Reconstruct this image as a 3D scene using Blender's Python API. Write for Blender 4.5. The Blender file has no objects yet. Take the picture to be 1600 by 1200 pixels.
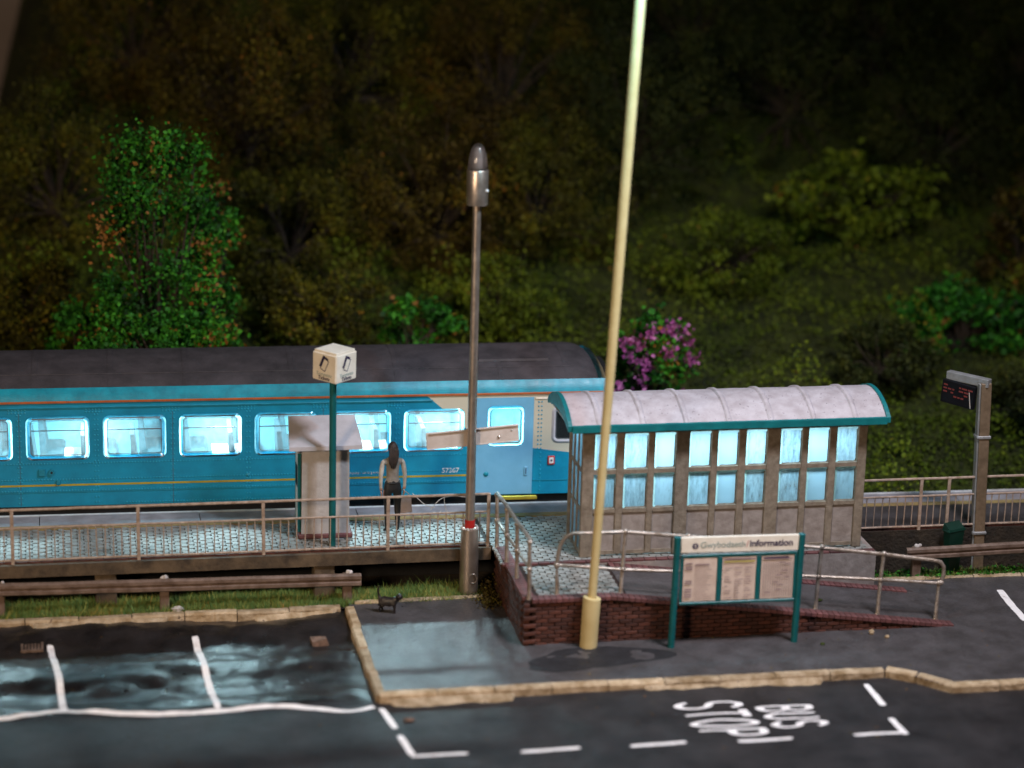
import bpy, bmesh, math, random
import numpy as np
from mathutils import Vector, Matrix, noise as mnoise
R = math.radians
random.seed(7)
rng = np.random.default_rng(11)
S = bpy.context.scene
COL = S.collection

# ------------------------------------------------------------------ camera, world, lamps, exposure
cam_d = bpy.data.cameras.new('camera')
cam = bpy.data.objects.new('camera', cam_d)
COL.objects.link(cam)
cam.location = (-7.70, -38.98, 15.98)
cam.rotation_euler = (Matrix.Rotation(R(-11), 3, 'Z') @ Matrix.Rotation(R(90 - 15.9), 3, 'X') @ Matrix.Rotation(R(1.55), 3, 'Z')).to_euler()
cam_d.sensor_width = 36
cam_d.lens = 85.5
cam_d.clip_end = 400
cam_d.dof.use_dof = True
cam_d.dof.focus_distance = 45.3
cam_d.dof.aperture_fstop = 0.155
S.camera = cam

W = bpy.data.worlds.new('World')
S.world = W
W.use_nodes = True
W.node_tree.nodes['Background'].inputs[0].default_value = (0.85, 0.74, 0.70, 1)
W.node_tree.nodes['Background'].inputs[1].default_value = 0.008

def area(name, loc, target, size, power, color, spread=180):
    l = bpy.data.lights.new(name, 'AREA')
    l.shape = 'RECTANGLE'; l.size, l.size_y = size
    l.energy = power; l.color = color; l.spread = R(spread)
    o = bpy.data.objects.new(name, l); COL.objects.link(o)
    o.location = loc
    o.rotation_euler = (Vector(target) - Vector(loc)).to_track_quat('-Z', 'Y').to_euler()
    o['kind'] = 'helper'
    return o
area('room_lamp_overhead', (9, -9, 23), (1.5, -0.5, 0), (5, 4), 2300, (0.95, 0.90, 0.98), 95)
area('room_lamp_warm', (-20, -24, 13), (-3, 4, 2), (4, 4), 2500, (1.0, 0.74, 0.50), 120)

S.view_settings.view_transform = 'Standard'
S.view_settings.look = 'None'
S.view_settings.exposure = 0.0
S.view_settings.gamma = 1.0
S.cycles.use_denoising = True
S.cycles.max_bounces = 7
S.cycles.diffuse_bounces = 3
S.cycles.glossy_bounces = 3
S.cycles.transmission_bounces = 4
S.cycles.transparent_max_bounces = 12
S.cycles.sample_clamp_indirect = 4.0
S.cycles.caustics_reflective = False
S.cycles.caustics_refractive = False

# ------------------------------------------------------------------ materials
def nodes_of(name):
    m = bpy.data.materials.new(name); m.use_nodes = True
    nt = m.node_tree
    return m, nt, nt.nodes['Principled BSDF']

def noise_node(nt, scale, detail=4, rough=0.6, coord='Object'):
    tc = nt.nodes.new('ShaderNodeTexCoord')
    n = nt.nodes.new('ShaderNodeTexNoise')
    n.inputs['Scale'].default_value = scale
    n.inputs['Detail'].default_value = detail
    n.inputs['Roughness'].default_value = rough
    nt.links.new(tc.outputs[coord], n.inputs['Vector'])
    return n

def ramp(nt, fac, stops):
    r = nt.nodes.new('ShaderNodeValToRGB')
    while len(r.color_ramp.elements) < len(stops):
        r.color_ramp.elements.new(0.5)
    for e, (p, c) in zip(r.color_ramp.elements, stops):
        e.position = p; e.color = (*c, 1)
    nt.links.new(fac, r.inputs[0])
    return r

def mat(name, col, col2=None, rough=0.6, scale=6, metal=0.0, bump=0.15, bscale=None, spec=0.4, speck=None, lo=0.35, hi=0.68, bdist=0.02, vary=0.0):
    """painted or cast surface: two tones mixed by noise, fine relief, optional bright specks"""
    m, nt, b = nodes_of(name)
    col2 = col2 or tuple(c * 0.72 for c in col)
    n = noise_node(nt, scale, 5)
    r = ramp(nt, n.outputs['Fac'], [(lo, col2), (hi, col)])
    out = r.outputs[0]
    if speck:
        sc, thr, scol = speck
        v = noise_node(nt, sc, 2, 0.5)
        rr = ramp(nt, v.outputs['Fac'], [(thr, (0, 0, 0)), (thr + 0.05, (1, 1, 1))])
        mx = nt.nodes.new('ShaderNodeMix'); mx.data_type = 'RGBA'
        nt.links.new(rr.outputs[0], mx.inputs[0]); nt.links.new(out, mx.inputs[6])
        mx.inputs[7].default_value = (*scol, 1)
        out = mx.outputs[2]
    if vary:       # alike pieces differ a little in tone
        oi = nt.nodes.new('ShaderNodeObjectInfo'); hv = nt.nodes.new('ShaderNodeHueSaturation'); vr = nt.nodes.new('ShaderNodeMapRange')
        vr.inputs[3].default_value = 1 - vary; vr.inputs[4].default_value = 1 + vary
        nt.links.new(oi.outputs['Random'], vr.inputs[0]); nt.links.new(vr.outputs[0], hv.inputs['Value']); nt.links.new(out, hv.inputs['Color'])
        out = hv.outputs[0]
    nt.links.new(out, b.inputs['Base Color'])
    b.inputs['Metallic'].default_value = metal
    b.inputs['Specular IOR Level'].default_value = spec
    rn = noise_node(nt, scale * 1.7, 3)
    mr = nt.nodes.new('ShaderNodeMapRange')
    mr.inputs[3].default_value = max(0.05, rough - 0.13); mr.inputs[4].default_value = min(1, rough + 0.13)
    nt.links.new(rn.outputs['Fac'], mr.inputs[0]); nt.links.new(mr.outputs[0], b.inputs['Roughness'])
    if bump:
        bn = noise_node(nt, bscale or scale * 5, 4)
        bp = nt.nodes.new('ShaderNodeBump')
        bp.inputs['Strength'].default_value = bump; bp.inputs['Distance'].default_value = bdist
        nt.links.new(bn.outputs['Fac'], bp.inputs['Height']); nt.links.new(bp.outputs[0], b.inputs['Normal'])
    return m

def glass(name, tint, haze, rough=0.05, hazecol=(0.8, 0.95, 1.0), var=0.13, nscale=9, streak=False):
    """thin clear plastic glazing: clear part, a share of cloudy scattering, and gloss"""
    m, nt, b = nodes_of(name)
    out = nt.nodes['Material Output']
    nt.nodes.remove(b)
    tr = nt.nodes.new('ShaderNodeBsdfTransparent'); tr.inputs[0].default_value = (*tint, 1)
    tl = nt.nodes.new('ShaderNodeBsdfTranslucent'); tl.inputs[0].default_value = (*hazecol, 1)
    gl = nt.nodes.new('ShaderNodeBsdfGlossy'); gl.inputs['Roughness'].default_value = rough
    n = noise_node(nt, nscale, 5, 0.7)
    if streak:     # scratches and smears run mostly upright
        mp = nt.nodes.new('ShaderNodeMapping'); mp.inputs['Scale'].default_value = (3.0, 3.0, 0.8); mp.inputs['Rotation'].default_value = (0, 0.35, 0)
        tcn = nt.nodes.new('ShaderNodeTexCoord'); nt.links.new(tcn.outputs['Object'], mp.inputs[0]); nt.links.new(mp.outputs[0], n.inputs['Vector'])
    mr = nt.nodes.new('ShaderNodeMapRange')
    mr.inputs[1].default_value = 0.3; mr.inputs[2].default_value = 0.75
    mr.inputs[3].default_value = max(0, haze - var); mr.inputs[4].default_value = min(1, haze + var)
    oi = nt.nodes.new('ShaderNodeObjectInfo'); ad = nt.nodes.new('ShaderNodeMath'); ad.operation = 'MULTIPLY_ADD'
    ad.inputs[1].default_value = var * 2.0; nt.links.new(oi.outputs['Random'], ad.inputs[0]); nt.links.new(n.outputs['Fac'], ad.inputs[2])
    nt.links.new(ad.outputs[0], mr.inputs[0])
    m1 = nt.nodes.new('ShaderNodeMixShader'); m2 = nt.nodes.new('ShaderNodeMixShader')
    nt.links.new(mr.outputs[0], m1.inputs[0]); nt.links.new(tr.outputs[0], m1.inputs[1]); nt.links.new(tl.outputs[0], m1.inputs[2])
    fr = nt.nodes.new('ShaderNodeFresnel'); fr.inputs[0].default_value = 1.45
    nt.links.new(fr.outputs[0], m2.inputs[0]); nt.links.new(m1.outputs[0], m2.inputs[1]); nt.links.new(gl.outputs[0], m2.inputs[2])
    nt.links.new(m2.outputs[0], out.inputs[0])
    return m

def emit(name, col, strength):
    m, nt, b = nodes_of(name)
    b.inputs['Base Color'].default_value = (0.8, 0.8, 0.8, 1)
    b.inputs['Emission Color'].default_value = (*col, 1)
    b.inputs['Emission Strength'].default_value = strength
    return m

def leafmat(name, stops, rough=0.7):
    m, nt, b = nodes_of(name)
    a = nt.nodes.new('ShaderNodeAttribute'); a.attribute_name = 'tint'
    r = ramp(nt, a.outputs['Fac'], stops)
    nt.links.new(r.outputs[0], b.inputs['Base Color'])
    b.inputs['Roughness'].default_value = rough
    b.inputs['Specular IOR Level'].default_value = 0.25
    return m

M = {}
M['asphalt'] = mat('asphalt', (0.028, 0.025, 0.026), (0.011, 0.010, 0.011), rough=0.52, scale=1.3, bump=0.7, bscale=24, spec=0.3, bdist=0.025, speck=(60, 0.72, (0.12, 0.11, 0.11)))
M['carpark'] = mat('car_park_asphalt', (0.020, 0.017, 0.017), (0.006, 0.005, 0.005), rough=0.31, scale=1.6, bump=0.45, bscale=16, spec=0.5, bdist=0.025, speck=(50, 0.74, (0.10, 0.10, 0.09)))
M['pavement'] = mat('pavement_asphalt', (0.070, 0.064, 0.066), (0.040, 0.036, 0.036), rough=0.40, scale=2.4, bump=0.6, bscale=20, spec=0.5, bdist=0.025, speck=(70, 0.66, (0.22, 0.21, 0.2)))
M['patch'] = mat('dark_patch', (0.020, 0.019, 0.021), (0.012, 0.011, 0.012), rough=0.6, scale=5, bump=0.4, bscale=30)
M['paint_white'] = mat('road_paint', (0.78, 0.74, 0.72), (0.55, 0.50, 0.47), rough=0.7, scale=7, bump=0.3, bscale=40, lo=0.25, hi=0.5)
M['kerb'] = mat('kerb_plaster', (0.50, 0.385, 0.255), (0.24, 0.16, 0.08), vary=0.18, rough=0.8, scale=4.5, bump=0.9, bscale=12, bdist=0.04, speck=(9, 0.68, (0.12, 0.08, 0.05)))
M['concrete'] = mat('platform_beam_concrete', (0.115, 0.078, 0.045), (0.035, 0.024, 0.015), rough=0.85, scale=3, bump=0.5, bscale=16)
M['coping'] = mat('coping_concrete', (0.30, 0.29, 0.31), (0.20, 0.19, 0.20), rough=0.7, scale=3, bump=0.25)
M['tactile'] = mat('worn_yellow_line', (0.33, 0.24, 0.09), (0.18, 0.13, 0.06), rough=0.8, scale=5, bump=0.3)
M['paver'] = mat('grey_paver', (0.28, 0.28, 0.26), (0.15, 0.145, 0.13), rough=0.55, scale=5, bump=0.3, bscale=40)
M['joint'] = mat('paving_joint', (0.03, 0.027, 0.024), rough=0.9, bump=0.1)
M['brick'] = mat('red_brick', (0.085, 0.026, 0.015), (0.036, 0.013, 0.009), vary=0.42, rough=0.75, scale=5, bump=0.5, bscale=30)
M['brick_cap'] = mat('brick_capping', (0.14, 0.052, 0.050), (0.075, 0.028, 0.026), vary=0.25, rough=0.7, scale=4, bump=0.4, bscale=25)
M['mortar'] = mat('dark_mortar', (0.030, 0.014, 0.010), rough=0.9, bump=0.2)
M['soil'] = mat('earth', (0.035, 0.024, 0.014), (0.014, 0.010, 0.007), rough=0.95, scale=3, bump=0.8, bscale=14, bdist=0.05)
M['bank'] = mat('mossy_bank', (0.060, 0.078, 0.006), (0.014, 0.018, 0.002), rough=0.95, scale=1.4, bump=1.0, bscale=9, bdist=0.15)
M['rustrail'] = mat('tan_painted_rail', (0.42, 0.325, 0.26), (0.23, 0.160, 0.115), rough=0.45, scale=9, bump=0.5, bscale=45)
M['steel_dull'] = mat('galvanised_handrail', (0.46, 0.40, 0.35), (0.24, 0.185, 0.14), rough=0.36, metal=0.5, scale=7, bump=0.6, bscale=30)
M['silver'] = mat('silver_tube', (0.56, 0.47, 0.40), (0.42, 0.34, 0.28), rough=0.36, metal=0.85, scale=5, bump=0.12, bscale=60)
M['armco'] = mat('guard_rail_brown', (0.19, 0.13, 0.10), (0.085, 0.052, 0.035), rough=0.5, scale=5, bump=0.4, bscale=25)
M['teal'] = mat('teal_gloss', (0.004, 0.105, 0.11), (0.003, 0.08, 0.085), rough=0.4, scale=4, bump=0.25, bscale=20)
M['teal_roof'] = mat('teal_fascia', (0.006, 0.15, 0.16), (0.004, 0.11, 0.12), rough=0.45, scale=4, bump=0.5, bscale=12)
M['yellow_pole'] = mat('cream_yellow_pole', (0.57, 0.46, 0.23), (0.50, 0.39, 0.18), rough=0.5, scale=3, bump=0.15)
M['red'] = mat('red_band', (0.45, 0.015, 0.012), rough=0.5, bump=0.1)
M['sign_beige'] = mat('beige_sign_back', (0.58, 0.50, 0.45), (0.47, 0.39, 0.34), rough=0.6, scale=4, bump=0.15)
M['ivory'] = mat('ivory_board', (0.78, 0.72, 0.62), (0.68, 0.61, 0.50), rough=0.6, scale=4, bump=0.15)
M['paper'] = mat('poster_paper', (0.62, 0.50, 0.42), (0.52, 0.40, 0.33), rough=0.7, scale=5, bump=0.1)
M['navy'] = mat('navy_print', (0.02, 0.012, 0.06), rough=0.7, bump=0)
M['print_teal'] = mat('pale_teal_print', (0.22, 0.30, 0.28), rough=0.7, bump=0)
M['print_mauve'] = mat('mauve_print', (0.28, 0.19, 0.20), rough=0.7, bump=0)
M['print_red'] = mat('red_print', (0.35, 0.03, 0.04), rough=0.7, bump=0)
M['print_yellow'] = mat('yellow_print', (0.50, 0.42, 0.10), rough=0.7, bump=0)
M['kiosk'] = mat('grey_kiosk', (0.46, 0.43, 0.42), (0.36, 0.33, 0.315), rough=0.7, scale=4, bump=0.5, bscale=14)
M['kiosk_top'] = mat('grey_kiosk_top', (0.46, 0.44, 0.47), (0.38, 0.36, 0.38), rough=0.55, scale=3, bump=0.2)
M['white_panel'] = mat('white_panel', (0.7, 0.72, 0.72), rough=0.5, bump=0.1)
M['shelter_frame'] = mat('brown_grey_frame', (0.245, 0.200, 0.150), (0.145, 0.112, 0.08), rough=0.7, scale=8, bump=0.7, bscale=45, speck=(60, 0.74, (0.30, 0.23, 0.15)))
M['shelter_panel'] = mat('grey_lower_panel', (0.29, 0.25, 0.225), (0.20, 0.165, 0.145), rough=0.6, scale=5, bump=0.5, bscale=12)
M['shelter_roof'] = mat('lavender_grey_roof', (0.43, 0.39, 0.41), (0.31, 0.27, 0.28), rough=0.6, scale=4, bump=0.7, bscale=9, speck=(16, 0.66, (0.20, 0.17, 0.18)))
M['shelter_in'] = mat('shelter_interior', (0.45, 0.50, 0.55), (0.35, 0.40, 0.46), rough=0.7, bump=0.1)
M['shelter_pane'] = glass('shelter_glazing', (0.74, 0.93, 0.98), 0.42, 0.14, (0.62, 0.88, 1.0), 0.24, 6, True); M['shelter_rim'] = glass('shelter_glazing_edge', (0.7, 0.95, 0.92), 0.70, 0.15, (0.70, 0.97, 0.92))
M['train_glass'] = glass('coach_glazing', (0.90, 0.97, 1.0), 0.06, 0.03, var=0.03)
M['lip'] = glass('moulded_window_lip', (0.5, 0.88, 1.0), 0.62, 0.15, (0.45, 0.88, 1.0))
M['frame_dark'] = mat('window_frame_line', (0.09, 0.10, 0.11), rough=0.5, bump=0)
M['roof_dark'] = mat('charcoal_coach_roof', (0.056, 0.048, 0.053), (0.030, 0.026, 0.029), rough=0.7, scale=2.5, bump=0.5, bscale=26, speck=(40, 0.74, (0.14, 0.12, 0.12)))
M['upper_teal'] = mat('coach_upper_band', (0.003, 0.27, 0.37), (0.003, 0.17, 0.24), rough=0.4, scale=4, bump=0.2, bscale=40)
M['orange'] = mat('orange_gutter', (0.42, 0.11, 0.03), (0.30, 0.07, 0.02), rough=0.5, bump=0.1)
M['yellow'] = mat('yellow_stripe', (0.40, 0.30, 0.03), rough=0.5, bump=0.1)
M['door_blue'] = mat('pale_blue_door', (0.15, 0.40, 0.60), (0.13, 0.36, 0.55), rough=0.45, scale=3, bump=0.1)
M['body_blue'] = mat('coach_fittings_blue', (0.010, 0.22, 0.33), rough=0.45, bump=0.1)
M['black'] = mat('matt_black', (0.008, 0.008, 0.009), rough=0.8, bump=0.2)
M['wheel'] = mat('dark_steel', (0.03, 0.028, 0.026), rough=0.6, metal=0.4)
M['coach_in'] = mat('coach_interior', (0.13, 0.40, 0.47), (0.13, 0.40, 0.47), rough=0.6, bump=0)
M['seat'] = mat('teal_seat', (0.006, 0.050, 0.065), (0.004, 0.032, 0.042), rough=0.8, bump=0.2)
M['table'] = mat('pale_table', (0.75, 0.75, 0.74), rough=0.5, bump=0)
M['led'] = emit('coach_led', (0.55, 0.88, 1.0), 14.0)
M['led_warm'] = emit('shelter_led', (0.75, 0.95, 1.0), 5.0)
M['screen'] = mat('display_screen', (0.006, 0.006, 0.008), rough=0.6, bump=0, spec=0.1)
M['led_red'] = emit('display_letters', (0.9, 0.10, 0.06), 0.08); M['led_red'].node_tree.nodes['Principled BSDF'].inputs['Base Color'].default_value = (0.05, 0.01, 0.01, 1)
M['cis'] = mat('display_mast_brown', (0.22, 0.155, 0.10), (0.13, 0.09, 0.055), rough=0.5, metal=0.2, scale=6, bump=0.3)
M['cis_grey'] = mat('display_mast_grey', (0.30, 0.30, 0.30), (0.2, 0.2, 0.2), rough=0.45, metal=0.3, scale=6, bump=0.3)
M['bin'] = mat('bottle_green_bin', (0.004, 0.028, 0.018), rough=0.4, bump=0.1)
M['skin'] = mat('skin', (0.45, 0.25, 0.17), rough=0.6, bump=0)
M['top'] = mat('grey_beige_top', (0.24, 0.21, 0.18), (0.17, 0.145, 0.12), rough=0.7, scale=14, bump=0.3)
M['sleeve'] = mat('pale_sleeve', (0.50, 0.47, 0.42), rough=0.7, bump=0.2)
M['trouser'] = mat('black_trouser', (0.016, 0.015, 0.016), rough=0.55, bump=0.2)
M['hair'] = mat('dark_brown_hair', (0.035, 0.022, 0.018), (0.015, 0.01, 0.009), rough=0.5, scale=20, bump=0.5)
M['bag'] = mat('pink_grey_bag', (0.42, 0.33, 0.30), rough=0.6, bump=0.2)
M['cat'] = mat('black_cat', (0.014, 0.010, 0.009), rough=0.4, bump=0.3)
M['cat_eye'] = mat('cat_eye', (0.25, 0.3, 0.05), rough=0.3, bump=0)
M['rubble'] = mat('rubble', (0.22, 0.13, 0.09), (0.1, 0.06, 0.04), rough=0.9, scale=9, bump=0.8)
M['pale_stone'] = mat('pale_stone', (0.5, 0.45, 0.42), rough=0.8, bump=0.6)
M['wire'] = mat('pale_strand', (0.6, 0.58, 0.55), rough=0.4, bump=0)
M['bark'] = mat('twig_bark', (0.045, 0.030, 0.018), (0.02, 0.013, 0.008), rough=0.9, bump=0.4)
M['backdrop'] = mat('backdrop_board', (0.34, 0.29, 0.27), (0.27, 0.22, 0.20), rough=0.9, scale=0.5, bump=0)
M['lamp_clear'] = glass('lamp_dome', (0.85, 0.82, 0.80), 0.55, 0.08, (0.8, 0.7, 0.66))
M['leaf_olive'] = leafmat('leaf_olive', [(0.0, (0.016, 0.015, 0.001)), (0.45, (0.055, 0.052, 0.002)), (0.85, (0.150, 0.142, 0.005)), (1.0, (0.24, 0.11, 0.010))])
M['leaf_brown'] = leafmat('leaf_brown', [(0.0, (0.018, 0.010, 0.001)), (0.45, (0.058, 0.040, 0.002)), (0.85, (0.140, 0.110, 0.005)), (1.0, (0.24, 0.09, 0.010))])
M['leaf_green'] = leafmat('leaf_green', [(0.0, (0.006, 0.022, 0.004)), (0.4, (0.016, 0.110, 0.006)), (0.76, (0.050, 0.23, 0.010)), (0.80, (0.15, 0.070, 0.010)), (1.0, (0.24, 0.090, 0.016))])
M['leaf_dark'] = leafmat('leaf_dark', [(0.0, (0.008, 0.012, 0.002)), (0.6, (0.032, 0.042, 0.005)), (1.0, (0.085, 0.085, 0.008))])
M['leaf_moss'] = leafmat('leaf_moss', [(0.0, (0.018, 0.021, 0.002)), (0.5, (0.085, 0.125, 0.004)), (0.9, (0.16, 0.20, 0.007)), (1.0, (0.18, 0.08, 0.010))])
M['petal'] = leafmat('petal', [(0.0, (0.20, 0.03, 0.13)), (0.6, (0.38, 0.08, 0.26)), (1.0, (0.52, 0.18, 0.38))])
M['grass'] = leafmat('grass_blade', [(0.0, (0.07, 0.17, 0.05)), (0.5, (0.17, 0.23, 0.05)), (0.75, (0.34, 0.30, 0.07)), (1.0, (0.5, 0.3, 0.08))])

# ------------------------------------------------------------------ mesh helpers
def tag(o, label=None, cat=None, group=None, kind=None):
    if label: o['label'] = label
    if cat: o['category'] = cat
    if group: o['group'] = group
    if kind: o['kind'] = kind
    return o

def empty(name, loc=(0, 0, 0), rz=0, label=None, cat=None, group=None, kind=None):
    o = bpy.data.objects.new(name, None); COL.objects.link(o)
    o.empty_display_size = 0.2
    o.location = loc; o.rotation_euler = (0, 0, rz)
    return tag(o, label, cat, group, kind)

def link(name, me, parent=None, loc=(0, 0, 0), rot=(0, 0, 0)):
    o = bpy.data.objects.new(name, me); COL.objects.link(o)
    o.location = loc; o.rotation_euler = rot
    if parent: o.parent = parent
    return o

class MB:
    def __init__(s): s.v = []; s.f = []; s.m = []; s.cur = 0
    def add(s, vs, fs):
        b = len(s.v); s.v += [tuple(p) for p in vs]
        for f in fs: s.f.append(tuple(b + i for i in f)); s.m.append(s.cur)
    def box(s, x0, x1, y0, y1, z0, z1):
        s.add([(x0, y0, z0), (x1, y0, z0), (x1, y1, z0), (x0, y1, z0), (x0, y0, z1), (x1, y0, z1), (x1, y1, z1), (x0, y1, z1)],
              [(0, 3, 2, 1), (4, 5, 6, 7), (0, 1, 5, 4), (1, 2, 6, 5), (2, 3, 7, 6), (3, 0, 4, 7)])
    def hexa(s, p):   # bottom four then top four, both counter-clockwise
        s.add(p, [(0, 3, 2, 1), (4, 5, 6, 7), (0, 1, 5, 4), (1, 2, 6, 5), (2, 3, 7, 6), (3, 0, 4, 7)])
    def bbox(s, x0, x1, y0, y1, z0, z1, b=0.01):  # box with chamfered edges
        pts = []; b = min(b, (x1 - x0) * .45, (y1 - y0) * .45, (z1 - z0) * .45)
        bm = bmesh.new()
        bmesh.ops.create_cube(bm, size=1)
        for v in bm.verts:
            v.co = Vector((x0 + (v.co.x + .5) * (x1 - x0), y0 + (v.co.y + .5) * (y1 - y0), z0 + (v.co.z + .5) * (z1 - z0)))
        bmesh.ops.bevel(bm, geom=list(bm.edges), offset=b, segments=1, affect='EDGES')
        bm.verts.index_update()
        s.add([v.co[:] for v in bm.verts], [[v.index for v in f.verts] for f in bm.faces])
        bm.free()
    def tube(s, pts, rad, n=10, cap=True):
        pts = [Vector(p) for p in pts]
        rad = rad if isinstance(rad, (list, tuple)) else [rad] * len(pts)
        up = Vector((0, 0, 1)); rings = []
        prev = None
        for i, p in enumerate(pts):
            if i == 0: d = pts[1] - p
            elif i == len(pts) - 1: d = p - pts[i - 1]
            else: d = (pts[i + 1] - p).normalized() + (p - pts[i - 1]).normalized()
            d.normalize()
            if prev is None:
                a = d.orthogonal().normalized()
            else:
                a = prev - d * prev.dot(d)
                a = a.normalized() if a.length > 1e-6 else d.orthogonal().normalized()
            prev = a; b = d.cross(a)
            rings.append([p + (a * math.cos(t) + b * math.sin(t)) * rad[i] for t in [2 * math.pi * k / n for k in range(n)]])
        vs = [q for r_ in rings for q in r_]; fs = []
        for i in range(len(pts) - 1):
            for k in range(n):
                fs.append((i * n + k, i * n + (k + 1) % n, (i + 1) * n + (k + 1) % n, (i + 1) * n + k))
        if cap:
            fs.append(tuple(range(n - 1, -1, -1))); fs.append(tuple((len(pts) - 1) * n + k for k in range(n)))
        s.add(vs, fs)
    def lathe(s, prof, n=20, c=(0, 0, 0)):
        vs = []; fs = []
        for (r_, z) in prof:
            for k in range(n):
                t = 2 * math.pi * k / n
                vs.append((c[0] + r_ * math.cos(t), c[1] + r_ * math.sin(t), c[2] + z))
        for i in range(len(prof) - 1):
            for k in range(n):
                fs.append((i * n + k, i * n + (k + 1) % n, (i + 1) * n + (k + 1) % n, (i + 1) * n + k))
        fs.append(tuple(range(n - 1, -1, -1))); fs.append(tuple((len(prof) - 1) * n + k for k in range(n)))
        s.add(vs, fs)
    def ball(s, c, r_, seg=8, rings=6, jit=0):
        c = Vector(c); r_ = r_ if isinstance(r_, (tuple, list)) else (r_, r_, r_)
        vs = [(c.x, c.y, c.z - r_[2])]
        for i in range(1, rings):
            ph = math.pi * i / rings - math.pi / 2
            for k in range(seg):
                t = 2 * math.pi * k / seg; j = 1 + random.uniform(-jit, jit)
                vs.append((c.x + r_[0] * j * math.cos(ph) * math.cos(t), c.y + r_[1] * j * math.cos(ph) * math.sin(t), c.z + r_[2] * j * math.sin(ph)))
        vs.append((c.x, c.y, c.z + r_[2])); fs = []
        for k in range(seg): fs.append((0, 1 + (k + 1) % seg, 1 + k))
        for i in range(rings - 2):
            for k in range(seg):
                a = 1 + i * seg
                fs.append((a + k, a + (k + 1) % seg, a + seg + (k + 1) % seg, a + seg + k))
        l = len(vs) - 1; a = 1 + (rings - 2) * seg
        for k in range(seg): fs.append((a + k, a + (k + 1) % seg, l))
        s.add(vs, fs)
    def mesh(s, name, mats, smooth=False):
        me = bpy.data.meshes.new(name)
        me.from_pydata(s.v, [], s.f)
        mats = mats if isinstance(mats, (list, tuple)) else [mats]
        for m in mats: me.materials.append(m)
        if len(mats) > 1: me.polygons.foreach_set('material_index', s.m)
        if smooth:
            me.polygons.foreach_set('use_smooth', [True] * len(me.polygons))
            me.set_sharp_from_angle(angle=R(40))
        me.update()
        return me
    def build(s, name, mats, parent=None, smooth=False, loc=(0, 0, 0), rot=(0, 0, 0)):
        return link(name, s.mesh(name, mats, smooth), parent, loc, rot)

def one(name, fn, mats, parent=None, smooth=False, **k):
    b = MB(); fn(b); return b.build(name, mats, parent, smooth, **k)

def text(name, body, size, m, parent, loc, rot=(R(90), 0, 0), align='CENTER', sx=1.0, ext=0.002, bold=0.0):
    cu = bpy.data.curves.new(name, 'FONT'); cu.body = body; cu.size = size
    cu.align_x = align; cu.align_y = 'CENTER'; cu.extrude = ext; cu.offset = bold; cu.resolution_u = 3
    t = bpy.data.objects.new('tmp', cu); COL.objects.link(t)
    dg = bpy.context.evaluated_depsgraph_get(); dg.update()
    me = bpy.data.meshes.new_from_object(t.evaluated_get(dg))
    bpy.data.objects.remove(t); bpy.data.curves.remove(cu)
    for v in me.vertices: v.co.x *= sx
    me.materials.clear(); me.materials.append(m); me.name = name
    return link(name, me, parent, loc, rot)

def nz(x, y, s=1.0, seed=0.0):
    return mnoise.noise((x * s + seed * 17.3, y * s - seed * 9.1, seed * 3.7))

# ------------------------------------------------------------------ levels
PLAT = 0.95
def road_h(x, y):
    def ss(a, b_, t): t = min(1, max(0, (t - a) / (b_ - a))); return t * t * (3 - 2 * t)
    h = 0.022 * nz(x * 0.55, y * 1.5, 1.0, 1) + 0.010 * nz(x, y, 2.3, 2) + 0.003 * nz(x, y, 7, 3)
    k = ss(-2.75, -2.25, y) * ss(-2.55, -3.1, x)
    if k > 0:      # the car park surface heaves in long swells
        h += k * (0.085 * math.cos(3.6 * (y + 0.42) + 1.6 * nz(x, y, 0.45, 15) + 0.3 * math.sin(x)) * (0.75 + 0.7 * nz(x, y, 0.6, 16)) + 0.035 * nz(x, y * 1.3, 2.4, 17) + 0.012 * nz(x, y, 6, 18))
    return h - 0.01
def pave_h(x, y):
    return 0.115 + 0.012 * nz(x, y, 1.1, 4) + 0.009 * nz(x, y, 3.2, 19) + 0.004 * nz(x, y, 8, 20)
def edge_y(x):               # platform edge line beside the track, 1.5 degrees off the fence
    return 4.60 - 0.0262 * (x - 1.8)
def ramp_z(x):
    return PLAT if x < 1.65 else max(0.13, PLAT - (x - 1.65) * (PLAT - 0.13) / (7.92 - 1.65))

def sheet(name, x0, x1, y0, y1, step, hf, m, inside=None):
    nx = int(round((x1 - x0) / step)) + 1; ny = int(round((y1 - y0) / step)) + 1
    vs = [(x0 + (x1 - x0) * i / (nx - 1), y0 + (y1 - y0) * j / (ny - 1)) for j in range(ny) for i in range(nx)]
    fs = []
    for j in range(ny - 1):
        for i in range(nx - 1):
            a = j * nx + i
            if inside:
                cx = (vs[a][0] + vs[a + 1][0]) / 2; cy = (vs[a][1] + vs[a + nx][1]) / 2
                if not inside(cx, cy): continue
            fs.append((a, a + 1, a + nx + 1, a + nx))
    b = MB(); b.add([(x, y, hf(x, y)) for x, y in vs], fs)
    return b.build(name, m, None, smooth=True)

# ------------------------------------------------------------------ the setting
def hill_h(x, y):
    toe = 8.0 - 2.7 * min(1, max(0, (x - 3.2) / 1.6))
    if y < toe: return -0.12
    t = min(1, (y - toe) / (15.5 - toe))
    h = -0.12 + 3.5 * (t ** 0.9)
    if y > 15.5: h += (y - 15.5) * 0.75
    if x < -6.5 and y > 13:
        k = min(1, (-6.5 - x) / 3.0); h = h * (1 - k) + k * min(h, 3.0)
    return h + 0.28 * nz(x, y, 0.45, 6) * min(1, (y - toe)) + 0.10 * nz(x, y, 1.5, 7)

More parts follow.
